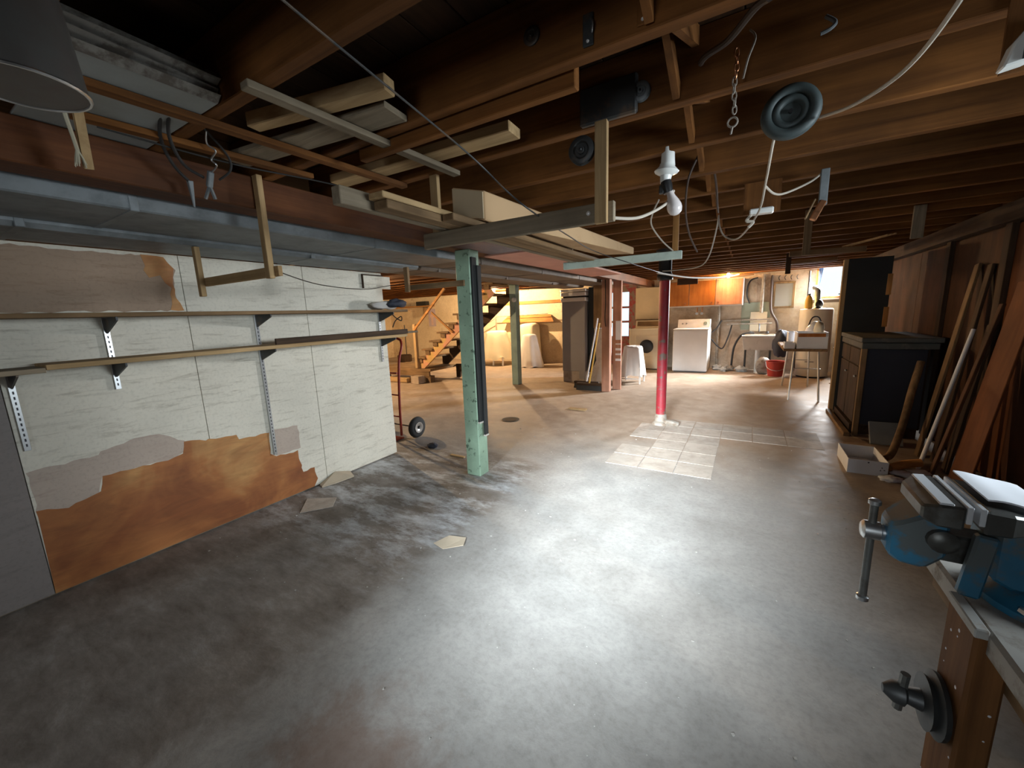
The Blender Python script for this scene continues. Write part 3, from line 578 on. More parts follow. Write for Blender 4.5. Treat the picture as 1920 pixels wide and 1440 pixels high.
cord('extension_cord', 'cord_white', [(-0.74, 3.95, 1.685), (-0.73, 4.0, 1.68), (-0.62, 5.5, 1.72), (-0.37, 7.5, 1.83), (-0.2, 8.5, 1.93), (-0.39, 9.2, 1.99)], 0.010, 'white cord sagging past the red column to the laundry bulb', 'cord')
cord('thin_wire', 'cord_black', [(-1.76, 0.50, 1.965), (-1.73, 0.86, 1.955), (-1.64, 1.27, 1.955), (-1.45, 1.5, 1.86), (-1.30, 1.47, 1.80)], 0.003, 'thin wire under the ceiling strips leading to the lumber rack', 'wire')
cord('white_cord', 'cord_white', [(0.30, 0.9, 1.93), (0.30, 1.15, 1.89), (0.29, 1.42, 1.90), (0.23, 1.62, 1.92), (0.17, 1.82, 1.975)], 0.005, 'white cord curving from the top right to the hanging wheel', 'cord')
cord('white_cord', 'cord_white', [(0.05, 1.84, 1.99), (0.04, 1.92, 1.95), (0.03, 2.2, 1.89), (0.01, 2.5, 1.82), (-0.08, 2.9, 1.765), (-0.16, 3.05, 1.80), (-0.20, 3.1, 1.87), (-0.22, 3.2, 1.97)], 0.005, 'white cord hanging below the wheel in a long loop', 'cord')
cord('white_cord', 'cord_white', [(0.03, 2.25, 1.885), (0.07, 2.38, 1.875), (0.12, 2.45, 1.885), (0.22, 2.55, 1.94), (0.27, 2.6, 1.985)], 0.005, 'short white cord sagging to the right from the long loop', 'cord')
cord('white_cord', 'cord_white', [(-0.22, 3.2, 1.97), (-0.23, 3.25, 1.90), (-0.28, 3.4, 1.74), (-0.36, 3.6, 1.68), (-0.55, 3.9, 1.69), (-0.72, 4.0, 1.70)], 0.005, 'white cord dropping towards the red column', 'cord')
cord('white_cord', 'cord_white', [(-0.46, 1.52, 1.69), (-0.40, 1.7, 1.715), (-0.33, 1.87, 1.79), (-0.31, 1.92, 1.85)], 0.006, 'white cord from the near rack upright towards the porcelain lamp', 'cord')
cord('white_cord', 'cord_white', [(-0.50, 2.6, 1.99), (-0.55, 2.68, 1.94), (-0.58, 2.8, 1.89), (-0.54, 2.95, 1.81), (-0.49, 3.09, 1.755)], 0.005, 'thin white cord looping above the pale green crossbar', 'cord')
cord('brown_cable', 'cord_brown', [(-0.0, 1.13, 2.0), (-0.03, 1.22, 2.04), (-0.09, 1.35, 2.06), (-0.15, 1.41, 2.07), (-0.17, 1.46, 2.08)], 0.009, 'thick brown cable curving between the joists near the chain', 'cable')
cord('brown_cable', 'cord_brown', [(-0.22, 2.3, 2.09), (-0.20, 2.4, 2.05), (-0.19, 2.5, 1.99), (-0.20, 2.75, 1.96), (-0.21, 3.0, 1.95)], 0.006, 'brown wire drooping behind the porcelain lamp', 'cable')
cord('brown_cable', 'cord_brown', [(-0.25, 2.2, 2.06), (-0.29, 2.2, 1.96), (-0.31, 2.3, 1.84), (-0.30, 2.4, 1.74), (-0.28, 2.6, 1.67)], 0.005, 'thin brown wire hanging straight down right of the porcelain lamp', 'cable')
def pulley(name, c, r, label, mat='wheel_grey', ax=(0, -1, 0), thick=0.03, cat='pulley'):
    t = empty(name, (c[0], c[1], c[2] - r), label, cat)
    B().lathe([(r * 0.9, 0), (r, thick * 0.15), (r * 0.86, thick * 0.5), (r, thick * 0.85), (r * 0.88, thick), (r * 0.62, thick * 1.0), (r * 0.5, thick * 0.75), (r * 0.3, thick * 0.75), (r * 0.26, thick * 1.15)], c, ax, 32).build('disc', mat, t, smooth=True)
    B().lathe([(r * 0.13, 0), (r * 0.13, thick * 1.3), (r * 0.09, thick * 1.4)], c, ax, 12).build('hub', 'black', t, smooth=True)
    return t
wt = empty('hanging_wheel', (0.085, 1.84, 1.94), 'large dark grey rubber wheel hanging on a joist', 'wheel')
B().lathe([(0.060, 0.0), (0.083, 0.004), (0.091, 0.018), (0.086, 0.036), (0.074, 0.042), (0.060, 0.040), (0.055, 0.030), (0.050, 0.036), (0.036, 0.034), (0.030, 0.022), (0.008, 0.022)], (0.085, 1.862, 2.022), (0, -1, 0), 40).build('tyre', 'wheel_grey', wt, smooth=True, angle=60)
B().lathe([(0.007, 0.0), (0.007, 0.034)], (0.085, 1.862, 2.022), (0, -1, 0), 12).build('axle_hole', 'black', wt)
pulley('pulley_wheel', (-0.555, 1.484, 1.925), 0.048, 'grooved metal pulley below the joist left of the rack upright', 'iron', thick=0.026)
pulley('pulley_wheel', (-0.35, 1.484, 2.06), 0.030, 'small grooved pulley high on the joist above the near rack', 'galv', thick=0.02)
o = bx('motor_plate', 'iron', -0.56, -0.36, 1.46, 1.484, 2.0, 2.12, None, 0.006); tag(o, 'black oily plate on the joist between the two pulleys', 'plate')
pulley('pulley_wheel', (-0.55, 1.089, 2.09), 0.024, 'dark ring on the second joist left of the latch plates', 'iron', thick=0.012, cat='ring')
pulley('pulley_wheel', (-0.10, 1.089, 2.11), 0.036, 'dark ring at the top of the second joist by the frame edge', 'iron', thick=0.014, cat='ring')
for x0, lab in ((-0.39, 'metal latch plate with shiny screw on the second joist'), (-0.255, 'brown wooden latch block at the top of the second joist')):
    t = empty('latch_plate', (x0, 1.085, 2.01), lab, 'latch')
    bx('plate', 'iron' if x0 < -0.3 else 'joist_z', x0 - 0.014, x0 + 0.014, 1.078, 1.085, 2.012, 2.085, t, 0.002)
    B().lathe([(0.004, 0), (0.003, 0.003)], (x0, 1.078, 2.022), (0, -1, 0), 8).build('screw', 'shiny', t)
    if x0 < -0.3: B().tube(smoothpath([(x0 + 0.008, 1.076, 2.07), (x0 + 0.016, 1.07, 2.055), (x0 + 0.012, 1.074, 2.035)]), 0.002, 6).build('hasp', 'steel', t)
# chain with eye bolt
ch = empty('hanging_chain', (-0.075, 1.47, 1.86), 'rusty chain with an eye hook hanging from the third joist', 'chain')
z = 2.09
for k in range(9):
    a = math.pi / 2 * (k % 2) + 0.4; pts = []
    for j in range(12):
        t = 2 * math.pi * j / 12; u = 0.006 * math.cos(t); w = 0.0125 * math.sin(t)
        pts.append((-0.075 + u * math.cos(a) + 0.002 * math.sin(k), 1.465 + u * math.sin(a), z - 0.019 * k + w - 0.01))
    B().tube(pts, 0.0022, 6, closed=True).build('link', 'copper' if k < 4 else 'pipe_grey', ch, smooth=True)
B().tube([(-0.076 + 0.013 * math.cos(t), 1.465, 1.895 + 0.013 * math.sin(t)) for t in [2 * math.pi * k / 16 for k in range(16)]], 0.003, 6, closed=True).build('eye_ring', 'pipe_grey', ch, smooth=True)
B().tube([(-0.076, 1.465, 1.883), (-0.079, 1.464, 1.862)], 0.003, 6).build('hook_tip', 'pipe_grey', ch)
c2 = empty('hanging_chain', (-0.055, 1.45, 2.0), 'short second chain strand with hook beside the eye-hook chain', 'chain')
B().tube(smoothpath([(-0.045, 1.47, 2.13), (-0.03, 1.46, 2.10), (-0.045, 1.455, 2.05), (-0.055, 1.452, 2.0)]), 0.003, 6).build('wire_hook', 'pipe_grey', c2, smooth=True)
# porcelain lamp with dead bulb
lp = empty('ceiling_lamp', (-0.33, 1.9, 1.75), 'white porcelain lamp holder with an unlit frosted bulb', 'lamp')
B().lathe([(0.026, 2.02), (0.028, 1.97), (0.03, 1.95)], (-0.335, 1.91, 0), seg=18).build('ceiling_box', 'porcelain', lp, smooth=True)
B().lathe([(0.03, 0.0), (0.032, -0.01), (0.05, -0.028), (0.046, -0.034), (0.024, -0.045), (0.02, -0.075)], (-0.335, 1.90, 1.955), (0.1, 0, 1), 24).build('porcelain_holder', 'porcelain', lp, smooth=True)
B().lathe([(0.021, 0), (0.023, -0.02), (0.019, -0.05)], (-0.338, 1.89, 1.885), (-0.25, 0.0, 1), 16).build('socket', 'black', lp, smooth=True)
B().beam((-0.352, 1.885, 1.87), (-0.352, 1.88, 1.835), 0.02, 0.018).build('socket_key', 'iron', lp, 0.003)
BP = [(0.012, 0.0), (0.0135, 0.02), (0.014, 0.026), (0.017, 0.042), (0.025, 0.062), (0.030, 0.082), (0.0295, 0.096), (0.024, 0.110), (0.012, 0.119), (0.002, 0.121)]
B().lathe(BP, (-0.326, 1.89, 1.858), (0.32, 0, -1), 22).build('bulb', 'bulb_off', lp, smooth=True, angle=180)
def lit(name, c, label, mat, axis=(0, 0, -1)):
    t = empty(name, (c[0], c[1], c[2] - 0.1), label, 'lamp')
    B().lathe([(0.05, 0.06), (0.05, 0.03), (0.025, 0.01), (0.02, -0.02)], c, (0, 0, 1), 16).build('lamp_holder', 'porcelain', t, smooth=True)
    B().lathe(BP, (c[0], c[1], c[2] - 0.012), axis, 18).build('bulb', mat, t, smooth=True, angle=180)
lit('ceiling_lamp', (-0.40, 9.25, 2.06), 'glowing bare bulb in front of the laundry wall cabinets', 'bulb_laundry')
lit('ceiling_lamp', (-5.72, 8.75, 2.06), 'glowing bare bulb beside the stairs', 'bulb_stairs')
lit('ceiling_lamp', (-6.9, 4.3, 2.06), 'assumed bare bulb, added unseen in the stair area behind the white partition', 'bulb_stairs')  # unseen fill bulb, added to light the stair front and nearby floor
# other ceiling things
jb = empty('junction_box', (0.03, 2.6, 1.82), 'pale junction box fixture under the joists with cords tied to it', 'junction box')
bx('box', 'porcelain', -0.03, 0.08, 2.57, 2.63, 1.83, 1.858, jb, 0.006); bx('mount', 'joist_z', -0.06, 0.11, 2.62, 2.64, 1.84, 2.0, jb)
B().tube(smoothpath([(-0.02, 2.58, 1.83), (-0.04, 2.57, 1.80), (-0.01, 2.57, 1.79), (-0.03, 2.57, 1.765)]), 0.008, 6).build('tied_cord', 'cord_white', jb)
cl = empty('copper_clamp', (0.28, 2.6, 1.76), 'copper-coloured shade hanging on a bracket below the joists', 'clamp')
bx('bracket', 'galv', 0.265, 0.30, 2.58, 2.60, 1.83, 2.0, cl, 0.003)
B().beam((0.285, 2.58, 1.85), (0.245, 2.56, 1.76), 0.03, 0.02, up=(0, 1, 0)).build('copper_bar', 'copper', cl, 0.004)
B().beam((0.25, 2.57, 1.86), (0.215, 2.56, 1.77), 0.008, 0.02, up=(0, 1, 0)).build('side_plate', 'old_z', cl, 0.002)
fx = empty('electric_box', (0.50, 1.45, 1.85), 'white metal electrical box at the right frame edge', 'electrical box')
B().prism([(0.462, 1.44, 1.862), (0.505, 1.44, 1.868), (0.545, 1.44, 1.90), (0.55, 1.44, 1.955), (0.50, 1.44, 1.945), (0.475, 1.44, 1.91)], (0, 0.04, 0)).build('box', 'porcelain', fx, 0.004)
bx('strap', 'iron', 0.49, 0.515, 1.436, 1.44, 1.87, 1.95, fx); bx('mount', 'joist_z', 0.47, 0.56, 1.478, 1.485, 1.86, 2.08, fx)
cord('ceiling_hook', 'galv', [(0.13, 1.47, 2.10), (0.15, 1.46, 2.075), (0.14, 1.455, 2.06), (0.12, 1.455, 2.055)], 0.005, 'small bent metal hook on the third joist right of the chain', 'hook')
def hangstrip(x, y, z0, label, mat='old_z', w=0.05):
    o = bx('hanging_strip', mat, x - w / 2, x + w / 2, y, y + 0.022, z0, 2.05, None, 0.002); tag(o, label, 'strip'); return o
hangstrip(0.35, 3.863, 1.72, 'thin brown strip hanging below the joists right of the lit bulb')
hangstrip(1.06, 4.263, 1.81, 'grey strip hanging from the joists by the right wall', 'grey_z', 0.07)
hangstrip(0.42, 6.663, 1.76, 'dark strip hanging above the folding table', 'dark_z', 0.06)
o = B().beam((0.36, 5.7, 1.92), (1.04, 5.72, 1.91), 0.03, 0.06).build('ceiling_rail', 'old_x', None, 0.003); tag(o, 'brown rail hung crosswise in front of the tall dark panel', 'rail')
o = B().beam((0.46, 7.2, 1.95), (1.02, 7.25, 1.96), 0.03, 0.05).build('ceiling_rail', 'old_x', None, 0.003); tag(o, 'second brown rail hung behind the first, above the table', 'rail')
for k in range(3):
    o = B().beam((0.84 + 0.04 * k, 5.75 + 0.03 * k, 1.955 + 0.005 * k), (1.12 + 0.03 * k, 5.35, 1.985 + 0.003 * k), 0.012, 0.012).build('thin_slat', 'raw_y', None, 0.001)
    tag(o, ('leftmost pale slat over the tall dark panel', 'middle pale slat over the tall dark panel', 'rightmost pale slat over the tall dark panel')[k], 'slat', 'pale slats over the dark panel')
# ------------------------------------------------------------------ hand truck behind the partition end
ht = empty('hand_truck', (-3.3, 3.1, 0), 'red tubular hand truck standing behind the partition end', 'hand truck')
for x in (-3.62, -3.34):
    B().tube(smoothpath([(x, 3.05, 0.03), (x, 3.06, 0.4), (x, 3.10, 0.85), (x, 3.16, 1.04), (x + (0.05 if x < -3.5 else -0.05), 3.20, 1.11)]), 0.014, 10).build('side_rail', 'hand_truck_red', ht, smooth=True)
B().tube(smoothpath([(-3.57, 3.20, 1.11), (-3.48, 3.21, 1.13), (-3.39, 3.20, 1.11)]), 0.014, 10).build('handle', 'hand_truck_red', ht, smooth=True)
for z in (0.25, 0.5, 0.75): B().tube([(-3.62, 3.06, z), (-3.34, 3.06, z)], 0.010, 8).build('crossbar', 'hand_truck_red', ht, smooth=True)
B().box(-3.66, -3.30, 2.86, 3.05, 0.005, 0.015).build('toe_plate', 'hand_truck_red', ht, 0.002)
B().tube([(-3.72, 3.14, 0.125), (-3.14, 3.14, 0.125)], 0.009, 8).build('axle', 'iron', ht)
for x in (-3.73, -3.21):
    w_ = B().lathe([(0.055, 0), (0.09, 0.0), (0.115, 0.01), (0.123, 0.03), (0.115, 0.05), (0.09, 0.06), (0.055, 0.06)], (x, 3.14, 0.124), (1, 0, 0), 26).build('wheel', 'rubber', ht, smooth=True, angle=60)
    B().lathe([(0.062, -0.003), (0.062, 0.006), (0.03, 0.006), (0.02, 0.0)], (x + 0.06, 3.14, 0.124), (1, 0, 0), 20).build('wheel_rim', 'steel', w_, smooth=True)
# ------------------------------------------------------------------ stairs
st = empty('staircase', (-5.4, 6.5, 0), 'open wooden basement stairs with worn yellow and pink stringers', 'stairs')
run, rise = 0.222, 0.175; n = 10
paint('paint_stair', (0.62, 0.40, 0.12), (0.62, 0.28, 0.18), 0.5, 5, 0.7, 0.3, soft=0.08)
for y, m_ in ((6.12, 'paint_stair'), (6.88, 'dark_x')):
    P = [(-5.84, y, 0.292), (-5.84 + 8.3 * run, y, 0.292 + 8.3 * rise), (-5.98 + 8.3 * run, y, 1.87)]
    saw = []
    for i in range(9):
        x = -5.99 + run * i; zt = min(0.503 + rise * i, 1.87)
        if i == 0: saw.append((x, y, 0.292))
        saw += [(x, y, zt), (x + run, y, zt)]
    saw = [p for p in saw if p[2] < 1.88 and p[0] < -5.98 + 8.3 * run]
    B().prism(P[:2] + [P[2]] + saw[::-1], (0, 0.04, 0)).build('stringer', m_, st)
for i in range(9):
    x = -6.07 + run * i; z = 0.535 + rise * i - 0.0
    if i == 0: x = -6.07
    if z > 1.95: break
    bx('tread', 'old_y', x, x + 0.30, 6.08, 6.94, z - 0.035, z, st, 0.003)
    B().box(x + 0.085, x + 0.20, 6.10, 6.119, z - 0.12, z - 0.036).build('tread_block', 'old_y', st)
bx('newel', 'raw_z', -6.03, -5.96, 6.05, 6.12, 0.30, 1.22, st, 0.003)
B().beam((-6.0, 6.06, 1.10), (-5.10, 6.06, 1.90), 0.03, 0.05).build('handrail', 'honey_x', st, 0.003)
B().beam((-5.52, 6.1, 1.45), (-5.0, 6.1, 1.05), 0.025, 0.04).build('brace', 'honey_x', st, 0.002)
pf = empty('stair_platform', (-6.3, 6.5, 0), 'low wooden platform with arched side below the stairs', 'platform')
bx('platform_top', 'old_x', -7.2, -5.62, 6.06, 6.94, 0.24, 0.29, pf, 0.004)
bx('platform_side', 'old_x', -7.2, -5.66, 6.06, 6.10, 0.13, 0.24, pf, 0.004)
for x in (-7.1, -5.78): bx('leg', 'old_z', x, x + 0.14, 6.07, 6.2, 0, 0.14, pf)
arch = [(-5.62, 6.90, 0.0), (-5.62, 6.90, 0.30), (-5.1, 6.90, 0.32), (-5.1, 6.90, 0.0), (-5.2, 6.90, 0.0), (-5.22, 6.90, 0.12), (-5.30, 6.90, 0.20), (-5.42, 6.90, 0.20), (-5.50, 6.90, 0.12), (-5.52, 6.90, 0.0)]
B().prism(arch, (0, 0.05, 0)).build('arched_side', 'dark_x', pf)
bx('step_beam', 'raw_x', -6.9, -6.12, 5.86, 5.98, 0.01, 0.10, None, 0.005); tag(bpy.data.objects['step_beam'], 'loose timber lying on the floor before the stair platform', 'timber')
o = bx('concrete_block', 'plaster_grey', -5.98, -5.76, 5.84, 6.02, 0, 0.16, None, 0.006); tag(o, 'small block standing at the corner of the stair platform', 'block')
# items around the stairs
dr = empty('dustpan', (-9.3, 8.9, 0), 'long-handled dark dustpan standing on the floor by the end wall', 'dustpan')
B().lathe([(0.2, 0), (0.22, 0.02), (0.22, 0.2), (0.19, 0.22)], (-9.3, 8.9, 0.0), seg=16).build('pan', 'dark_z', dr, smooth=True); B().tube([(-9.2, 8.9, 0.2), (-9.2, 8.9, 1.15)], 0.015, 8).build('handle', 'iron', dr)
po = empty('wall_poster', (-8.89, YB - 0.01, 1.06), 'purple-grey poster with a pale standing figure on the yellow wall', 'poster')
bx('sheet', 'poster', -9.04, -8.74, YB - 0.006, YB - 0.001, 1.06, 1.62, po)
fy = YB - 0.008; fx0 = -8.89
B().prism([(fx0 + u, fy, w) for u, w in ((-0.04, 1.10), (0.04, 1.10), (0.04, 1.33), (0.09, 1.36), (0.08, 1.42), (0.025, 1.45), (0.025, 1.52), (-0.025, 1.52), (-0.025, 1.45), (-0.08, 1.42), (-0.09, 1.36), (-0.04, 1.33))], (0, 0.002, 0)).build('figure', 'poster_fig', po)
ws = empty('wall_ledge', (-9.6, YB, 1.68), 'long wooden ledge shelf on the yellow wall behind the stairs', 'shelf')
bx('board', 'honey_x', -10.7, -8.75, YB - 0.2, YB, 1.70, 1.735, ws, 0.003); bx('bracket', 'old_z', -9.1, -9.05, YB - 0.18, YB, 1.45, 1.70, ws)
o = bx('black_box', 'black', -9.38, -8.95, YB - 0.19, YB - 0.03, 1.735, 1.87, None, 0.005); tag(o, 'black box standing on the ledge shelf behind the stairs', 'box')
# covered furniture
def drape(name, mat, cx, cy, z0, z1, rx, ry, seed, parent, folds=9, amp=0.05, p=3.2, hem=0.05, flare=1.12, top=0.9):
    rg = []; seg = 72; ns = 14
    for i in range(ns + 1):
        u = i / ns
        if u < 0.2: s_ = top * (0.35 + 0.65 * math.sin(u / 0.2 * math.pi / 2)); z = z1 - 0.05 * (u / 0.2) ** 2 * (z1 - z0)
        else: s_ = top + (flare - top) * ((u - 0.2) / 0.8); z = z1 - (z1 - z0) * (0.05 + 0.95 * (u - 0.2) / 0.8)
        row = []
        for k in range(seg):
            t = 2 * math.pi * k / seg; c, s = math.cos(t), math.sin(t)
            rr = 1 / ((abs(c) ** p + abs(s) ** p) ** (1 / p))
            w = amp * u * (math.sin(folds * t + seed + 2 * noise.noise(Vector((c, s, seed)))) + 0.7 * noise.noise(Vector((c * 3, s * 3, seed + u * 2))))
            zz = z + (0.06 * noise.noise(Vector((c * 1.5, s * 1.5, seed + u))) * (0.3 + u) if u < 0.95 else 0) + (hem * noise.noise(Vector((c * 2.5, s * 2.5, seed + 9))) if u >= 0.95 else 0)
            row.append(Vector((cx + c * rr * rx * (s_ + w), cy + s * rr * ry * (s_ + w), max(zz, 0.004))))
        rg.append(row)
    return B().rings(rg, True, False).build(name, mat, parent, smooth=True, angle=180)
c1 = empty('covered_chair', (-6.0, 9.1, 0), 'rounded armchair under a cream sheet with white legs showing', 'covered furniture')
drape('sheet', 'cloth_cream', -5.92, 9.10, 0.20, 0.93, 0.46, 0.42, 1.3, c1, amp=0.045, p=2.3, top=0.60, flare=1.0, folds=6, hem=0.14)
for x in (-6.25, -5.9, -5.6): B().tube([(x, 8.85, 0.0), (x, 8.88, 0.3)], 0.025, 8).build('leg', 'cloth_white', c1)
c3 = empty('covered_stack', (-5.0, 9.15, 0), 'tall stack under a pale cloth against the yellow wall', 'covered furniture')
drape('cloth', 'cloth_cream', -5.12, 9.52, 0.02, 1.10, 0.30, 0.26, 4.1, c3, amp=0.03, p=3, top=0.85, flare=1.0)
c4_ = empty('covered_stack', (-4.75, 9.0, 0), 'bulging bundle wrapped in translucent plastic beside the cloth-covered stack', 'covered furniture')
drape('wrap', 'cloth_white', -4.82, 8.95, 0.005, 0.84, 0.36, 0.3, 7.7, c4_, folds=5, amp=0.07, p=2.2, top=0.50, flare=1.0)
o = B().add([(-6.03, 9.58, 1.15), (-4.43, 9.58, 1.15), (-4.62, 9.82, 1.32), (-5.95, 9.82, 1.32), (-6.03, 9.58, 1.125), (-4.43, 9.58, 1.125), (-4.62, 9.82, 1.295), (-5.95, 9.82, 1.295)], [(0, 1, 2, 3), (7, 6, 5, 4), (0, 4, 5, 1), (1, 5, 6, 2), (2, 6, 7, 3), (3, 7, 4, 0)]).build('sloping_board', 'honey_x'); tag(o, 'brown sloping board on the yellow wall above the covered furniture', 'board')
o = bx('wall_batten', 'honey_x', -6.6, -3.4, YB - 0.04, YB - 0.001, 1.62, 1.70, None, 0.004); tag(o, 'horizontal brown batten on the yellow wall', 'batten')
cord('wall_wire', 'iron', [(-3.6, YB - 0.03, 1.85), (-3.62, YB - 0.03, 1.6), (-3.7, YB - 0.03, 1.45), (-3.62, YB - 0.03, 1.32), (-3.55, YB - 0.03, 1.45), (-3.62, YB - 0.03, 1.55)], 0.008, 'looped wire hanging on the yellow wall beside the furnace', 'wire')
o = B().beam((-4.9, 8.7, 1.97), (-3.6, 8.8, 1.93), 0.2, 0.03).build('ceiling_plank', 'dark_x', None, 0.003); tag(o, 'dark plank slung under the joists before the yellow wall', 'plank')
pr = empty('pipe_frame', (-6.4, 9.6, 0.9), 'thin metal pipe frame on the yellow wall above the covered armchair', 'pipe frame')
B().tube([(-6.25, 9.6, 0.86), (-6.25, 9.6, 1.30)], 0.018, 8).build('upright', 'pipe_grey', pr); B().tube([(-6.25, 9.6, 1.30), (-4.6, 9.6, 1.34)], 0.012, 8).build('rail', 'pipe_grey', pr); B().tube([(-6.25, 9.6, 1.26), (-6.6, 9.6, 1.1)], 0.012, 8).build('brace', 'pipe_grey', pr)
# ------------------------------------------------------------------ brooms
def broom(hx, hy, tip, label, hm, w=0.46):
    t = empty('push_broom', (hx, hy, 0), label, 'broom')
    bx('head', 'dark_x', hx - w / 2, hx + w / 2, hy - 0.035, hy + 0.035, 0.085, 0.125, t, 0.008)
    rg = [[Vector((hx + sx * (w / 2 - 0.01) * f, hy + sy * 0.03 * f2, z)) for sx, sy in ((-1, -1), (1, -1), (1, 1), (-1, 1))] for z, f, f2 in ((0.003, 1.04, 1.5), (0.05, 1.0, 1.1), (0.086, 1.0, 0.9))]
    B().rings(rg).build('bristles', 'char', t)
    B().tube([(hx, hy, 0.12), tip], 0.0125, 10).build('handle', hm, t, smooth=True)
broom(-2.43, 6.62, (-2.32, 6.90, 1.23), 'push broom with pale handle leaning before the furnace', 'card_white')
broom(-2.32, 6.46, (-2.20, 6.64, 1.15), 'push broom with yellow handle leaning on the brown post', 'yellow')
# ------------------------------------------------------------------ laundry
cc = empty('covered_chair', (-1.84, 7.45, 0), 'small chair under a white cloth in front of the dryer', 'covered furniture')
drape('cloth', 'cloth_white', -1.83, 7.48, 0.13, 0.69, 0.21, 0.22, 2.2, cc, folds=9, amp=0.10, p=3.5, top=0.74, flare=1.02, hem=0.07)
for x, y in ((-2.0, 7.30), (-1.66, 7.30), (-2.0, 7.66), (-1.66, 7.66)): B().tube([(x, y, 0), (x, y, 0.3)], 0.016, 8).build('leg', 'cloth_white', cc)
B().tube([(-2.0, 7.30, 0.09), (-1.66, 7.30, 0.09)], 0.012, 8).build('stretcher', 'cloth_white', cc)
wa = empty('washing_machine', (-1.03, 9.35, 0), 'white top-loading washing machine', 'washing machine')
bx('cabinet', 'appliance_white', -1.37, -0.69, 9.05, 9.7, 0.02, 0.89, wa, 0.012)
bx('lid', 'appliance_white', -1.375, -0.685, 9.045, 9.6, 0.892, 0.918, wa, 0.008)
B().prism([(-1.36, 9.55, 0.918), (-1.36, 9.70, 0.918), (-1.36, 9.70, 1.10), (-1.36, 9.62, 1.10)], (0.66, 0, 0)).build('console', 'appliance_white', wa, 0.008)
B().lathe([(0.04, 0), (0.035, 0.02)], (-0.80, 9.585, 1.01), (0, -1, 0.35), 16).build('dial', 'panel_green', wa, smooth=True)
for x in (-1.26, -1.18): B().lathe([(0.018, 0), (0.015, 0.015)], (x, 9.585, 1.01), (0, -1, 0.35), 12).build('knob', 'steel', wa, smooth=True)
bx('toe_kick', 'black', -1.34, -0.72, 9.07, 9.6, 0.0, 0.02, wa)
dy = empty('clothes_dryer', (-1.97, 9.5, 0), 'almond-coloured dryer with round dark door behind the red column', 'dryer')
bx('cabinet', 'appliance_almond', -2.34, -1.58, 9.2, 9.75, 0.02, 0.92, dy, 0.012)
B().prism([(-2.3, 9.6, 0.92), (-2.3, 9.75, 0.92), (-2.3, 9.75, 1.10), (-2.3, 9.66, 1.10)], (0.70, 0, 0)).build('console', 'appliance_almond', dy, 0.006)
B().prism([(-2.26, 9.613, 0.97), (-2.26, 9.648, 1.07), (-2.26, 9.640, 1.075), (-2.26, 9.605, 0.975)], (0.62, 0, 0)).build('control_strip', 'old_x', dy)
bx('door_panel', 'appliance_almond', -2.2, -1.68, 9.192, 9.2, 0.3, 0.78, dy, 0.004)
B().lathe([(0.15, 0), (0.15, 0.02), (0.12, 0.035), (0.05, 0.04)], (-1.95, 9.192, 0.53), (0, -1, 0), 30).build('door_glass', 'black', dy, smooth=True)
o = bx('wall_board', 'card_end', -2.36, -1.70, YB - 0.03, YB - 0.002, 1.12, 1.86, None, 0.004); tag(o, 'tan board on the wall behind the dryer', 'board')
wc = empty('wall_cabinet', (-0.9, 9.7, 1.37), 'long orange-brown wall cabinet over washer and dryer', 'cabinet')
bx('carcass', 'white_trim', -1.68, -0.12, 9.53, YB - 0.001, 1.37, 1.93, wc, 0.004)
for i, (a, c) in enumerate([(-1.66, -1.15), (-1.14, -0.64), (-0.63, -0.14)]):
    d_ = bx('door', 'cupboard' if i < 2 else 'pinkwood', a, c, 9.505, 9.53, 1.395, 1.915, wc, 0.003)
    B().lathe([(0.012, 0), (0.018, 0.012), (0.012, 0.025)], ((c - 0.06) if i != 2 else a + 0.06, 9.505, 1.45), (0, -1, 0), 10).build('knob', 'copper', d_, smooth=True)
o = B().beam((-1.3, 9.35, 1.965), (0.05, 9.38, 1.955), 0.25, 0.03).build('plank', 'raw_x', None, 0.003); tag(o, 'pale plank lying above the wall cabinet near the lit bulb', 'plank')
o = bx('dark_board', 'dark_x', -1.35, -0.95, 9.20, 9.24, 1.84, 1.97, None, 0.003); tag(o, 'dark board piece above the cabinet left of the bulb', 'board')
# pipes and valves on the back wall
YP = YB - 0.05
def pipe(name, mat, pts, r, label, smooth_=True): o = B().tube(smoothpath(pts, 6) if len(pts) > 2 else pts, r, 10).build(name, mat, None, smooth=True); tag(o, label, 'pipe'); return o
pipe('water_pipe', 'pipe_grey', [(-0.56, YP, 0.02), (-0.56, YP, 1.37)], 0.025, 'vertical grey pipe on the wall right of the washer')
pipe('water_pipe', 'pipe_grey', [(-0.62, YP, 1.04), (0.42, YP, 1.07)], 0.014, 'upper thin horizontal pipe leading to the laundry sink')
pipe('water_pipe', 'pipe_grey', [(-0.40, YP - 0.03, 0.97), (0.42, YP - 0.03, 0.98)], 0.014, 'lower thin horizontal pipe leading to the laundry sink')
cord('washer_hose', 'rubber', [(-0.68, 9.70, 0.80), (-0.60, 9.74, 0.88), (-0.52, 9.78, 1.02), (-0.5, 9.8, 1.06)], 0.014, 'short hose from the washer up to the upper pipe', 'hose')
cord('washer_hose', 'rubber', [(-0.68, 9.72, 0.66), (-0.55, 9.74, 0.5), (-0.45, 9.76, 0.46), (-0.36, 9.77, 0.7), (-0.30, 9.78, 0.96)], 0.014, 'drooping hose between washer and lower pipe', 'hose')
cord('drain_hose', 'rubber', [(0.12, 9.45, 0.80), (0.0, 9.46, 0.80), (-0.12, 9.48, 0.74), (-0.23, 9.5, 0.5), (-0.26, 9.5, 0.12)], 0.02, 'thick black drain hose arching into the laundry sink', 'hose')
pipe('drain_pipe', 'cord_brown', [(0.36, YP, 1.95), (0.37, YP, 1.4), (0.40, YP, 1.2), (0.5, YP, 1.0), (0.52, YP, 0.8)], 0.025, 'dark brown pipe bending down the wall left of the mirror')
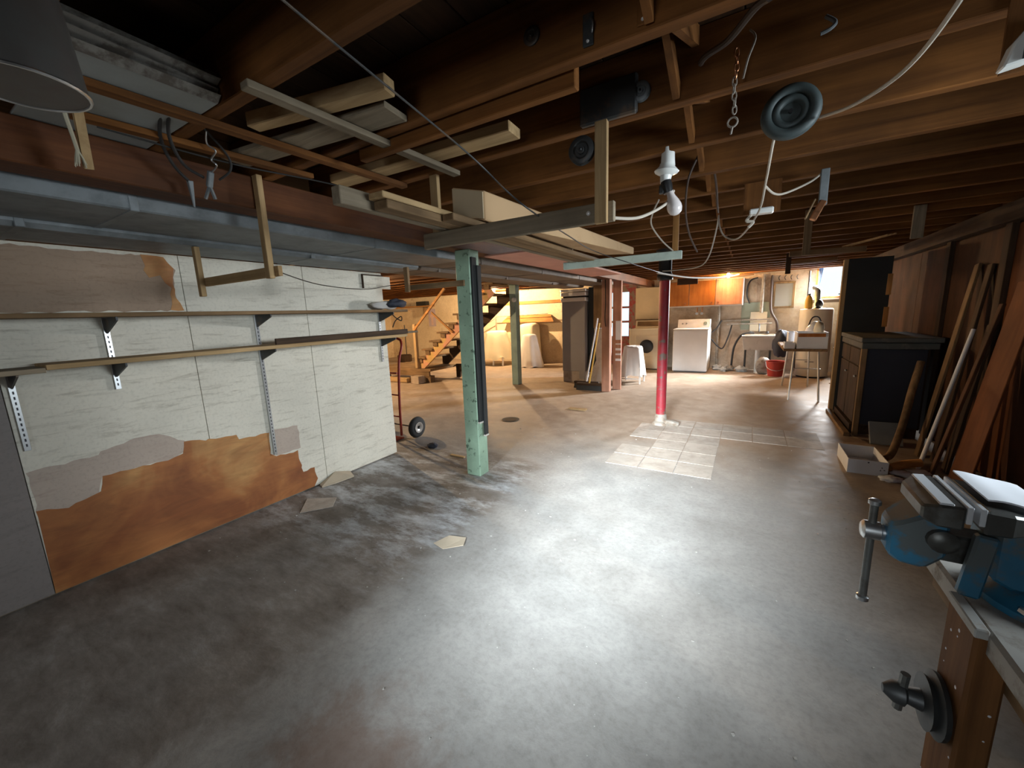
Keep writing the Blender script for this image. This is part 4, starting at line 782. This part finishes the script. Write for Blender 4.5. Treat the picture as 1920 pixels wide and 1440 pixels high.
pipe('hose_loop', 'rubber', [(0.12, YP, 1.92), (-0.02, YP, 1.85), (-0.06, YP, 1.6), (0.0, YP, 1.4)], 0.016, 'black hose arc on the wall above the green panel')
pipe('vent_pipe', 'pipe_grey', [(0.22, YP, 1.2), (0.22, YP, 1.98)], 0.03, 'grey vertical pipe beside the black hose arc')
va = empty('water_valve', (-0.95, YP, 1.15), 'small brass taps below the wall cabinet', 'valve')
for x in (-1.0, -0.9): B().tube([(x, YP, 1.36), (x, YP, 1.18)], 0.012, 8).build('tap_pipe', 'copper', va); B().lathe([(0.03, 0), (0.03, 0.015)], (x, YP - 0.03, 1.22), (0, -1, 0), 10).build('tap_wheel', 'steel', va)
ep = empty('painted_board', (0.12, YB, 1.05), 'grey-green painted board on the wall above the sink', 'board')
bx('board', 'panel_green', -0.14, 0.38, YB - 0.03, YB - 0.002, 1.1, 1.42, ep, 0.003); bx('board_leg', 'panel_green', -0.14, 0.02, YB - 0.03, YB - 0.002, 0.85, 1.1, ep, 0.003)
bx('cream_plate', 'enamel_cream', 0.03, 0.33, YB - 0.05, YB - 0.03, 0.82, 1.22, ep, 0.004)
sk = empty('laundry_sink', (0.2, 9.5, 0), 'cream concrete laundry sink on a pipe leg', 'sink')
b = B(); zt, zb = 0.76, 0.47
O = [(-0.09, 9.25), (0.49, 9.25), (0.49, 9.75), (-0.09, 9.75)]; sc = lambda P, f, z: [Vector((0.2 + (x - 0.2) * f, 9.5 + (y - 9.5) * f, z)) for x, y in P]
b.rings([sc(O, 0.86, zb), sc(O, 0.98, zt - 0.06), sc(O, 1.03, zt - 0.05), sc(O, 1.03, zt), sc(O, 0.92, zt), sc(O, 0.78, zb + 0.05)]).build('basin', 'sink_white', sk, 0.004)
B().tube([(0.2, 9.5, 0), (0.2, 9.5, 0.47)], 0.045, 12).build('drain_leg', 'porcelain', sk, smooth=True)
for x in (-0.02, 0.42): B().tube([(x, 9.66, 0), (x, 9.66, 0.5)], 0.02, 8).build('leg', 'iron', sk)
B().tube(smoothpath([(0.2, 9.78, 0.95), (0.2, 9.70, 0.97), (0.2, 9.6, 0.9), (0.2, 9.56, 0.82)]), 0.014, 8).build('faucet', 'iron', sk, smooth=True)
for x in (0.05, 0.35): B().lathe([(0.03, 0), (0.035, 0.02), (0.02, 0.05)], (x, 9.72, 0.77), seg=10).build('tap', 'iron', sk)
rbk = empty('red_bucket', (0.50, 9.02, 0), 'red plastic bucket on the floor under the sink', 'bucket')
B().lathe([(0.12, 0.0), (0.155, 0.27), (0.165, 0.275), (0.165, 0.29), (0.145, 0.285), (0.115, 0.02)], (0.50, 9.02, 0), seg=24).build('pail', 'plastic_red', rbk, smooth=True)
B().tube(smoothpath([(0.34, 9.02, 0.26), (0.37, 8.92, 0.16), (0.50, 8.86, 0.12), (0.63, 8.92, 0.16), (0.66, 9.02, 0.26)]), 0.005, 6).build('bail', 'steel', rbk)
tag(blob('grey_tub', 'pipe_grey', (0.30, 9.22, 0.16), (0.13, 0.12, 0.19), 0.1, 8), 'grey tub standing left of the red bucket', 'tub')
tag(blob('dark_bag', 'bag_dark', (0.56, 9.14, 0.60), (0.13, 0.1, 0.27), 0.3, 12), 'dark bag hanging at the right end of the sink', 'bag')
for i, (x, y, r, m_) in enumerate([(-0.52, 9.60, 0.09, 'debris'), (-0.31, 9.52, 0.11, 'pipe_grey'), (-0.08, 9.42, 0.10, 'debris'), (-0.40, 9.38, 0.08, 'debris')]):
    tag(blob('rag_heap', m_, (x, y, r * 0.5), (r, r * 0.8, r * 0.62), 0.9, 20 + i), ['pale rag heap right beside the washer', 'grey rag heap under the drain hose', 'pale rag heap under the sink edge', 'small grey rag lump in front of the rag heaps'][i], 'rags', 'rags on the floor by the sink')
mi = empty('wall_mirror', (0.585, YB, 1.29), 'small framed mirror on the laundry wall', 'mirror')
b = B().box(0.40, 0.77, YB - 0.03, YB - 0.002, 1.28, 1.32).box(0.40, 0.77, YB - 0.03, YB - 0.002, 1.77, 1.81).box(0.40, 0.44, YB - 0.03, YB - 0.002, 1.32, 1.77).box(0.73, 0.77, YB - 0.03, YB - 0.002, 1.32, 1.77); b.build('frame', 'old_z', mi, 0.004)
bx('mirror_glass', 'mirror', 0.44, 0.73, YB - 0.018, YB - 0.012, 1.32, 1.77, mi)
wh = empty('water_heater', (1.06, 9.1, 0), 'cream enamel water heater tank behind the folding table', 'water heater')
B().lathe([(0.24, 0.03), (0.25, 0.05), (0.25, 1.22), (0.24, 1.25), (0.05, 1.27)], (1.06, 9.12, 0), seg=32).build('tank', 'enamel_cream', wh, smooth=True)
B().lathe([(0.22, 0), (0.22, 0.03)], (1.06, 9.12, 0), seg=24).build('base_ring', 'char', wh); bx('label_plate', 'print_black', 0.93, 1.06, 8.862, 8.872, 0.30, 0.31, wh)
B().tube(smoothpath([(1.06, 9.12, 1.25), (1.06, 9.12, 1.5), (1.06, 9.2, 1.6), (1.06, 9.6, 1.65)]), 0.045, 10).build('flue', 'galv', wh, smooth=True)
o = bx('window_shelf', 'dark_x', 1.05, 1.6, 9.55, YB - 0.01, 1.36, 1.42, None, 0.003); tag(o, 'dark shelf under the laundry window', 'shelf')
yb_ = empty('yellow_bottle', (0.93, 9.05, 1.25), 'yellow plastic bottle on top of the water heater', 'bottle')
B().lathe([(0.055, 0), (0.06, 0.02), (0.06, 0.14), (0.045, 0.2), (0.02, 0.24)], (0.93, 9.06, 1.262), seg=16).build('bottle', 'yellow', yb_, smooth=True); B().lathe([(0.022, 0), (0.022, 0.03)], (0.93, 9.06, 1.50), seg=12).build('cap', 'print_black', yb_)
tag(blob('black_jug', 'black', (1.08, 9.05, 1.33), (0.06, 0.06, 0.09), 0.1, 31), 'black jug beside the yellow bottle on the water heater', 'jug')
for k, lab in enumerate(('first iron hook above the mirror, over its left frame', 'second iron hook above the mirror, left of its middle', 'third iron hook above the mirror, right of its middle', 'fourth iron hook, just beyond the right mirror frame')):
    cord('wall_hook', 'iron', [(0.50 + 0.10 * k, YP + 0.048, 1.93), (0.48 + 0.10 * k, YP + 0.02, 1.9), (0.485 + 0.10 * k, YP + 0.02, 1.86), (0.50 + 0.10 * k, YP + 0.02, 1.84)], 0.007, lab, 'hook', group='hooks above the mirror')
pipe('gas_pipe', 'iron', [(0.98, YP, 1.2), (0.98, YP, 1.98)], 0.015, 'thin dark pipe on the wall right of the mirror')
# folding table and things on it
ft = empty('folding_table', (0.75, 7.35, 0), 'folding table with thin chrome legs beside the tall dark panel', 'table')
bx('table_top', 'old_y', 0.45, 0.945, 6.72, 8.0, 0.70, 0.735, ft, 0.006)
for y, dy_ in ((6.84, -0.10), (7.86, 0.10)):
    for x in (0.55, 0.90): B().tube([(x + 0.04 * (1 if x < 0.7 else -1), y, 0.70), (x, y + dy_, 0.0)], 0.013, 8).build('leg', 'chrome_dull', ft, smooth=True)
    B().tube([(0.58, y + dy_ * 0.35, 0.45), (0.90, y + dy_ * 0.35, 0.45)], 0.008, 6).build('leg_brace', 'chrome_dull', ft)
B().beam((0.60, 6.80, 0.45), (0.62, 7.15, 0.70), 0.012, 0.02).build('stay', 'iron', ft)
def tray(name, mat, x0, x1, y0, y1, z0, z1, label, t=0.008, inner=None, cat='box'):
    e = empty(name, ((x0 + x1) / 2, (y0 + y1) / 2, z0), label, cat)
    bx('bottom', mat, x0, x1, y0, y1, z0, z0 + t, e)
    for a in ((x0, x1, y0, y0 + t), (x0, x1, y1 - t, y1), (x0, x0 + t, y0 + t, y1 - t), (x1 - t, x1, y0 + t, y1 - t)): bx('side', mat, *a, z0 + t, z1, e, 0.001)
    return e
tb = tray('white_carton', 'card_white', 0.60, 0.94, 6.74, 7.15, 0.736, 0.96, 'large white carton with an orange-brown strip on the folding table')
bx('brown_strip', 'cupboard', 0.61, 0.91, 6.734, 6.74, 0.90, 0.945, tb)
tray('white_carton', 'card_white', 0.46, 0.58, 6.74, 7.0, 0.735, 0.82, 'low white carton at the left end of the folding table')
tray('white_carton', 'card_white', 0.53, 0.62, 7.2, 7.5, 0.735, 0.94, 'upright white carton behind the others on the folding table')
kt = empty('kettle', (0.88, 7.4, 0.735), 'shiny metal kettle standing behind the white carton', 'kettle')
B().lathe([(0.09, 0), (0.12, 0.05), (0.13, 0.15), (0.10, 0.26), (0.05, 0.33), (0.02, 0.35)], (0.86, 7.42, 0.736), seg=24).build('body', 'shiny', kt, smooth=True); B().tube(smoothpath([(0.78, 7.42, 1.0), (0.82, 7.42, 1.14), (0.90, 7.42, 1.14), (0.95, 7.42, 1.0)]), 0.01, 8).build('handle', 'black', kt)
tag(blob('pale_bundle', 'cloth_cream', (0.86, 7.0, 1.0), (0.06, 0.09, 0.1), 0.25, 33, zcut=-1), 'pale cloth bundle on the carton next to the tall dark panel', 'bundle')
# bookcase (tall) and dark side
bc = empty('tall_panel', (1.18, 6.33, 0), 'tall dark panel with pale wooden front edge standing behind the low cabinet', 'panel')
bx('dark_board', 'char', 1.0, 1.40, 6.30, 6.36, 0, 1.86, bc, 0.002)
bx('front_edge', 'raw_z', 0.955, 1.0, 6.30, 6.37, 0, 1.86, bc, 0.003)
for z in (0.32, 0.78, 1.12, 1.45): bx('edge_cleat', 'raw_x', 0.945, 1.0, 6.37, 6.40, z, z + 0.012, bc)
bx('foot_brace', 'old_y', 1.0, 1.36, 6.36, 6.60, 0, 0.06, bc)
for z0, z1 in ((1.05, 1.28), (1.42, 1.66)): bx('label_strip', 'honey_z', 1.365, 1.41, 6.292, 6.30, z0, z1, bc)
# low cabinet
lc = empty('low_cabinet', (1.25, 5.6, 0), 'low dark cabinet with thick grey top slab and navy end', 'cabinet')
bx('carcass', 'dark_z', 1.0, 1.48, 5.14, 6.05, 0.10, 0.89, lc, 0.004)
bx('end_panel', 'navy', 1.03, 1.46, 5.125, 5.14, 0.12, 0.885, lc)
bx('corner_post', 'old_z', 0.985, 1.03, 5.115, 5.16, 0.0, 0.89, lc, 0.003)
bx('plinth', 'dark_y', 0.97, 1.48, 5.2, 6.05, 0.0, 0.10, lc)
bx('top_slab', 'cab_top', 0.97, 1.55, 5.08, 6.1, 0.955, 1.0, lc, 0.006); bx('top_slab', 'cab_top', 0.98, 1.53, 5.10, 6.08, 0.89, 0.95, lc, 0.006)
for y0, y1 in ((5.18, 5.60), (5.62, 6.03)):
    d_ = bx('door', 'dark_z', 0.985, 1.0, y0, y1, 0.12, 0.70, lc, 0.003); B().lathe([(0.008, 0), (0.014, 0.012), (0.009, 0.022)], (0.985, y0 + 0.05, 0.60), (-1, 0, 0), 10).build('knob', 'steel', d_, smooth=True)
for y0, y1 in ((5.18, 5.60), (5.62, 6.03)): bx('drawer', 'dark_z', 0.985, 1.0, y0, y1, 0.72, 0.875, lc, 0.003)
o = B().beam((0.93, 5.05, 0.02), (0.93, 6.15, 0.02), 0.05, 0.04).build('floor_batten', 'old_y', None, 0.003); tag(o, 'wooden batten on the floor along the low cabinet', 'batten')
# leaning boards and poles on the right wall
def lean(mat, p, q, w, t, label, cat='board'):
    o = B().beam(p, q, w, t, up=(1, 0, 0.3)).build('leaning_board', mat, None, 0.003); tag(o, label, cat); return o
lean('old_z', (1.34, 4.62, 0.0), (1.585, 4.80, 1.62), 0.09, 0.02, 'brown plank leaning on the right wall just past the low cabinet')
lean('dark_z', (1.40, 4.48, 0.0), (1.59, 4.60, 1.60), 0.08, 0.02, 'dark plank leaning on the right wall beside the brown one')
lean('dark_z', (1.40, 4.24, 0.0), (1.555, 4.34, 1.15), 0.10, 0.022, 'dark reddish board leaning right of the white pole')
lean('panel_orange', (1.36, 3.90, 0.0), (1.56, 3.96, 1.45), 0.30, 0.015, 'wide orange-brown plywood sheet leaning at the right frame edge')
lean('panel_brown', (1.28, 4.10, 0.0), (1.53, 4.18, 1.30), 0.05, 0.02, 'narrow brown strip leaning in front of the plywood sheet')
o = B().tube([(1.235, 4.2, 0.0), (1.50, 4.45, 1.11)], [0.014, 0.013], 12).build('white_pole', 'card_white', None, smooth=True); tag(o, 'pale round pole leaning diagonally against the right wall', 'pole')
o = B().tube(smoothpath([(1.02, 4.30, 0.02), (1.10, 4.36, 0.05), (1.17, 4.50, 0.15), (1.24, 4.66, 0.32), (1.30, 4.80, 0.55), (1.36, 4.90, 0.80)]), 0.028, 10).build('bent_branch', 'old_z', None, smooth=True); tag(o, 'curved wooden branch leaning before the navy cabinet end', 'branch')
o = B().tube(smoothpath([(1.04, 4.08, 0.032), (1.14, 4.14, 0.06), (1.24, 4.16, 0.08)]), 0.032, 10).build('wood_log', 'honey_x', None, smooth=True); tag(o, 'short honey-coloured log on the floor behind the vise', 'log')
o = B().beam((1.06, 4.86, 0.11), (1.30, 4.88, 0.11), 0.02, 0.22, up=(0, 0.5, 1)).build('grey_slab', 'grey_sheet', None, 0.004); tag(o, 'grey slab leaning against the bottom of the low cabinet', 'slab')
wbx = tray('white_tray', 'card_white', 0.755, 1.00, 3.94, 4.36, 0.0, 0.115, 'open white cardboard tray on the floor before the low cabinet', 0.006)
for k in range(3):
    a = math.radians(90 + 120 * k); cx_, cz_ = 0.965 + 0.014 * math.cos(a), 0.055 + 0.014 * math.sin(a)
    B().prism([(cx_ + 0.008 * math.cos(a + d), 3.9385, cz_ + 0.008 * math.sin(a + d)) for d in (0.4, 1.9, 3.6)], (0, 0.001, 0)).build('printed_arrow', 'print_black', wbx)
B().lathe([(0.006, 0), (0.006, 0.001)], (0.88, 3.9395, 0.10), (0, -1, 0), 10).build('hand_hole', 'print_black', wbx)
for i, (x, y, m_, lab) in enumerate([(1.10, 4.02, 'card_white', 'crumpled white paper on the floor left of the pole foot'), (1.22, 4.10, 'cloth_white', 'white rag around the foot of the leaning pole'), (1.0, 3.86, 'card_white', 'thin white paper scrap in front of the log')]):
    tag(blob('paper_scrap', m_, (x, y, 0.018), (0.07, 0.045, 0.02), 0.6, 40 + i), lab, 'paper')
# ------------------------------------------------------------------ workbench and vise
wbn = empty('workbench', (0.8, 0.4, 0), 'heavy paint-spattered wooden workbench at the right front', 'workbench')
bx('bench_top', 'bench_top', 0.375, 1.15, -0.9, 1.22, 0.755, 0.80, wbn, 0.006)
bx('front_apron', 'old_y', 0.405, 0.43, -0.9, 1.20, 0.69, 0.755, wbn, 0.004)
bx('leg', 'bench_wood', 0.36, 0.405, 0.885, 0.99, 0, 0.795, wbn, 0.005)
for k in range(16):
    y, z, q = random.uniform(0.89, 0.985), random.uniform(0.3, 0.78), random.uniform(0.0015, 0.004)
    B().lathe([(q, 0), (q * 0.6, 0.0008)], (0.3601, y, z), (-1, 0, 0), 7).build('paint_fleck', 'card_white', wbn)
for k in range(8):
    x, z, q = random.uniform(0.365, 0.40), random.uniform(0.35, 0.75), random.uniform(0.0012, 0.003)
    B().lathe([(q, 0), (q * 0.6, 0.0008)], (x, 0.8851, z), (0, -1, 0), 7).build('paint_fleck', 'card_white', wbn)
bx('leg_cap', 'bench_paint', 0.358, 0.376, 0.884, 0.991, 0.785, 0.803, wbn, 0.002)
for x, y in ((1.02, 0.88), (0.38, -0.85), (1.02, -0.85)): bx('leg', 'bench_wood', x, x + 0.1, y, y + 0.1, 0, 0.755, wbn, 0.005)
B().beam((0.47, 0.86, 0.70), (0.47, 0.35, 0.30), 0.03, 0.08).build('brace', 'old_y', wbn, 0.003)
bx('lower_shelf', 'dark_y', 0.42, 1.1, -0.8, 0.86, 0.22, 0.25, wbn)
lv = empty('clamp_screw', (0.33, 0.945, 0.5), 'dark iron clamp screw mounted on the bench leg', 'clamp')
B().lathe([(0.030, 0.0), (0.058, 0.004), (0.06, 0.012), (0.045, 0.018), (0.05, 0.026), (0.02, 0.03), (0.015, 0.05), (0.022, 0.055), (0.02, 0.07), (0.008, 0.085)], (0.36, 0.945, 0.585), (-1, 0.0, 0), 22).build('screw_wheel', 'iron', lv, smooth=True)
B().tube([(0.305, 0.945, 0.63), (0.30, 0.945, 0.55)], 0.008, 8).build('lever', 'vise_iron', lv)
vs = empty('bench_vise', (0.47, 1.02, 0.80), 'large blue bench vise with worn steel jaws on the workbench', 'vise')
vy = 1.035
B().lathe([(0.105, 0), (0.105, 0.012), (0.092, 0.018), (0.08, 0.03), (0.065, 0.034)], (0.505, vy - 0.02, 0.801), seg=28).build('swivel_base', 'vise_blue', vs, smooth=True)
for a in (0.6, 2.2, 3.9, 5.4): B().lathe([(0.010, 0), (0.008, 0.008)], (0.505 + 0.093 * math.cos(a), vy - 0.02 + 0.093 * math.sin(a), 0.813), seg=6).build('base_bolt', 'steel', vs)
def loft(name, mat, secs, parent, bev=0.006):          # sections: (x, y half width, z0, z1)
    rg = [[Vector((x, vy - hw, z0)), Vector((x, vy + hw, z0)), Vector((x, vy + hw, z1)), Vector((x, vy - hw, z1))] for x, hw, z0, z1 in secs]
    return B().rings(rg).build(name, mat, parent, bev, smooth=True, angle=22)
loft('fixed_body', 'vise_blue', [(0.405, 0.05, 0.845, 0.955), (0.43, 0.055, 0.832, 0.965), (0.50, 0.055, 0.83, 0.95), (0.56, 0.05, 0.83, 0.925), (0.62, 0.04, 0.84, 0.91)], vs)
loft('slide_bar', 'vise_iron', [(0.30, 0.027, 0.85, 0.905), (0.42, 0.027, 0.85, 0.905)], vs, 0.004)
loft('front_jaw', 'vise_blue', [(0.268, 0.030, 0.845, 0.91), (0.285, 0.042, 0.835, 0.925), (0.32, 0.052, 0.838, 0.955), (0.345, 0.056, 0.87, 0.962)], vs)
loft('jaw_block', 'vise_iron', [(0.300, 0.060, 0.945, 0.972), (0.318, 0.078, 0.94, 0.982), (0.352, 0.080, 0.94, 0.985)], vs, 0.004)
loft('jaw_block', 'vise_iron', [(0.376, 0.080, 0.94, 0.985), (0.41, 0.078, 0.94, 0.982), (0.45, 0.055, 0.945, 0.972)], vs, 0.004)
loft('jaw_plate', 'jaw_bright', [(0.352, 0.08, 0.955, 0.987), (0.360, 0.08, 0.955, 0.987)], vs, 0.001)
loft('jaw_plate', 'jaw_bright', [(0.368, 0.08, 0.955, 0.987), (0.376, 0.08, 0.955, 0.987)], vs, 0.001)
loft('jaw_top', 'jaw_bright', [(0.318, 0.074, 0.982, 0.986), (0.337, 0.076, 0.983, 0.987)], vs, 0.001)
B().lathe([(0.016, 0), (0.016, 0.006), (0.019, 0.008), (0.019, 0.034), (0.014, 0.038)], (0.27, vy, 0.875), (-1, 0, 0), 16).build('screw_head', 'steel', vs, smooth=True)
B().tube([(0.249, vy, 0.935), (0.249, vy, 0.715)], 0.007, 10).build('handle_bar', 'vise_iron', vs, smooth=True)
for z in (0.935, 0.712): B().lathe([(0.007, 0), (0.011, 0.003), (0.011, 0.011), (0.006, 0.014)], (0.249, vy, z - 0.004), seg=12).build('handle_knob', 'steel', vs, smooth=True)
B().lathe([(0.022, 0), (0.022, 0.012), (0.014, 0.018)], (0.335, vy - 0.052, 0.905), (0, -1, 0), 14).build('side_boss', 'vise_iron', vs, smooth=True)
B().beam((0.39, vy - 0.055, 0.93), (0.375, vy - 0.062, 0.81), 0.03, 0.018, up=(0, 1, 0)).build('lock_lever', 'vise_blue', vs, 0.004)
def sheet(name, mat, x0, x1, y0, y1, z, sag, label, rot=0.0):
    nx = 10; vsx = []; fs = []
    for i in range(nx + 1):
        for j in (0, 1):
            u = i / nx; x = x0 + (x1 - x0) * u; y = (y0, y1)[j]
            vsx.append((x, y + rot * u, z - sag * u * u + 0.0015 * math.sin(u * 7 + j)))
    for i in range(nx): fs.append((2 * i, 2 * i + 2, 2 * i + 3, 2 * i + 1))
    k = len(vsx); vsx += [(a, b, c - 0.003) for a, b, c in vsx]; fs += [tuple(k + q for q in reversed(f)) for f in fs]
    fs += [(2 * i, k + 2 * i, k + 2 * i + 2, 2 * i + 2) for i in range(nx)] + [(2 * i + 1, 2 * i + 3, k + 2 * i + 3, k + 2 * i + 1) for i in range(nx)] + [(0, 1, k + 1, k), (2 * nx, k + 2 * nx, k + 2 * nx + 1, 2 * nx + 1)]
    o = B().add(vsx, fs).build(name, mat, None, smooth=True); tag(o, label, 'paper'); return o
sheet('paper_sheet', 'card_white', 0.385, 0.475, 0.985, 1.13, 0.996, 0.015, 'white paper sheet lying over the rear vise jaw')
sheet('paper_sheet', 'card_white', 0.49, 0.62, 1.02, 1.16, 0.962, 0.006, 'second white paper sheet lying behind the vise at the frame edge')
# ------------------------------------------------------------------ floor litter
cs = empty('cardboard_scrap', (-2.9, 1.92, 0), 'torn tan cardboard piece at the foot of the partition', 'cardboard')
B().prism([(-2.99, 1.80, 0.004), (-2.93, 1.78, 0.004), (-2.90, 1.88, 0.004), (-2.88, 2.05, 0.004), (-2.97, 2.08, 0.02), (-2.99, 1.95, 0.06)], (0, 0, 0.012)).build('torn_sheet', 'scrap', cs)
o = B().prism([(-2.68, 1.44, 0.002), (-2.55, 1.61, 0.002), (-2.66, 1.72, 0.002), (-2.85, 1.60, 0.002)], (0, 0, 0.004)).build('floor_tile_scrap', 'tile_cream'); tag(o, 'loose pale square tile on the floor near the partition', 'tile')
o = B().prism([(-1.56, 1.60, 0.002), (-1.47, 1.58, 0.002), (-1.38, 1.66, 0.006), (-1.42, 1.74, 0.002), (-1.52, 1.70, 0.01)], (0, 0, 0.003)).build('paper_scrap', 'scrap'); tag(o, 'crumpled tan paper scrap on the floor in the foreground', 'paper')
o = bx('wood_scrap', 'raw_x', -2.12, -1.86, 5.02, 5.10, 0.0, 0.02, None, 0.003); tag(o, 'small wood offcut on the floor beyond the green post', 'wood scrap')
o = bx('wood_scrap', 'raw_x', -2.45, -2.28, 2.83, 2.86, 0.0, 0.015, None, 0.003); tag(o, 'thin pale stick on the floor left of the green post', 'wood scrap')
tag(blob('dark_rag', 'bag_dark', (-2.79, 2.96, 0.018), (0.06, 0.05, 0.025), 0.5, 51), 'small dark blue rag on the floor by the partition end', 'rag')
dn = empty('floor_drain', (-2.59, 4.23, 0), 'round dark floor drain beyond the green post', 'drain')
B().lathe([(0.11, 0.001), (0.115, 0.006), (0.08, 0.004)], (-2.59, 4.23, 0), seg=20).build('rim', 'cord_black', dn); B().lathe([(0.078, 0.001), (0.078, 0.0065)], (-2.59, 4.23, 0), seg=16).build('grate', 'dark_x', dn)
cr = B()
for k in range(420):
    x, y = random.uniform(-2.9, 0.7), random.uniform(0.7, 4.4); s = random.choice((0.0015, 0.002, 0.002, 0.003, 0.005)) * random.uniform(0.6, 1.2)
    if x < -1.4 and random.random() < 0.3: s *= 1.5
    a = random.uniform(0, 6.28); P = [(x + s * math.cos(a + t) * random.uniform(0.6, 1.6), y + s * math.sin(a + t) * random.uniform(0.6, 1.6), 0.0006) for t in (0, 1.6, 3.1, 4.7)]
    cr.prism(P, (0, 0, s * 0.5))
tag(cr.build('crumbs', 'debris'), 'small pale plaster crumbs scattered over the floor', 'debris', None, 'stuff')
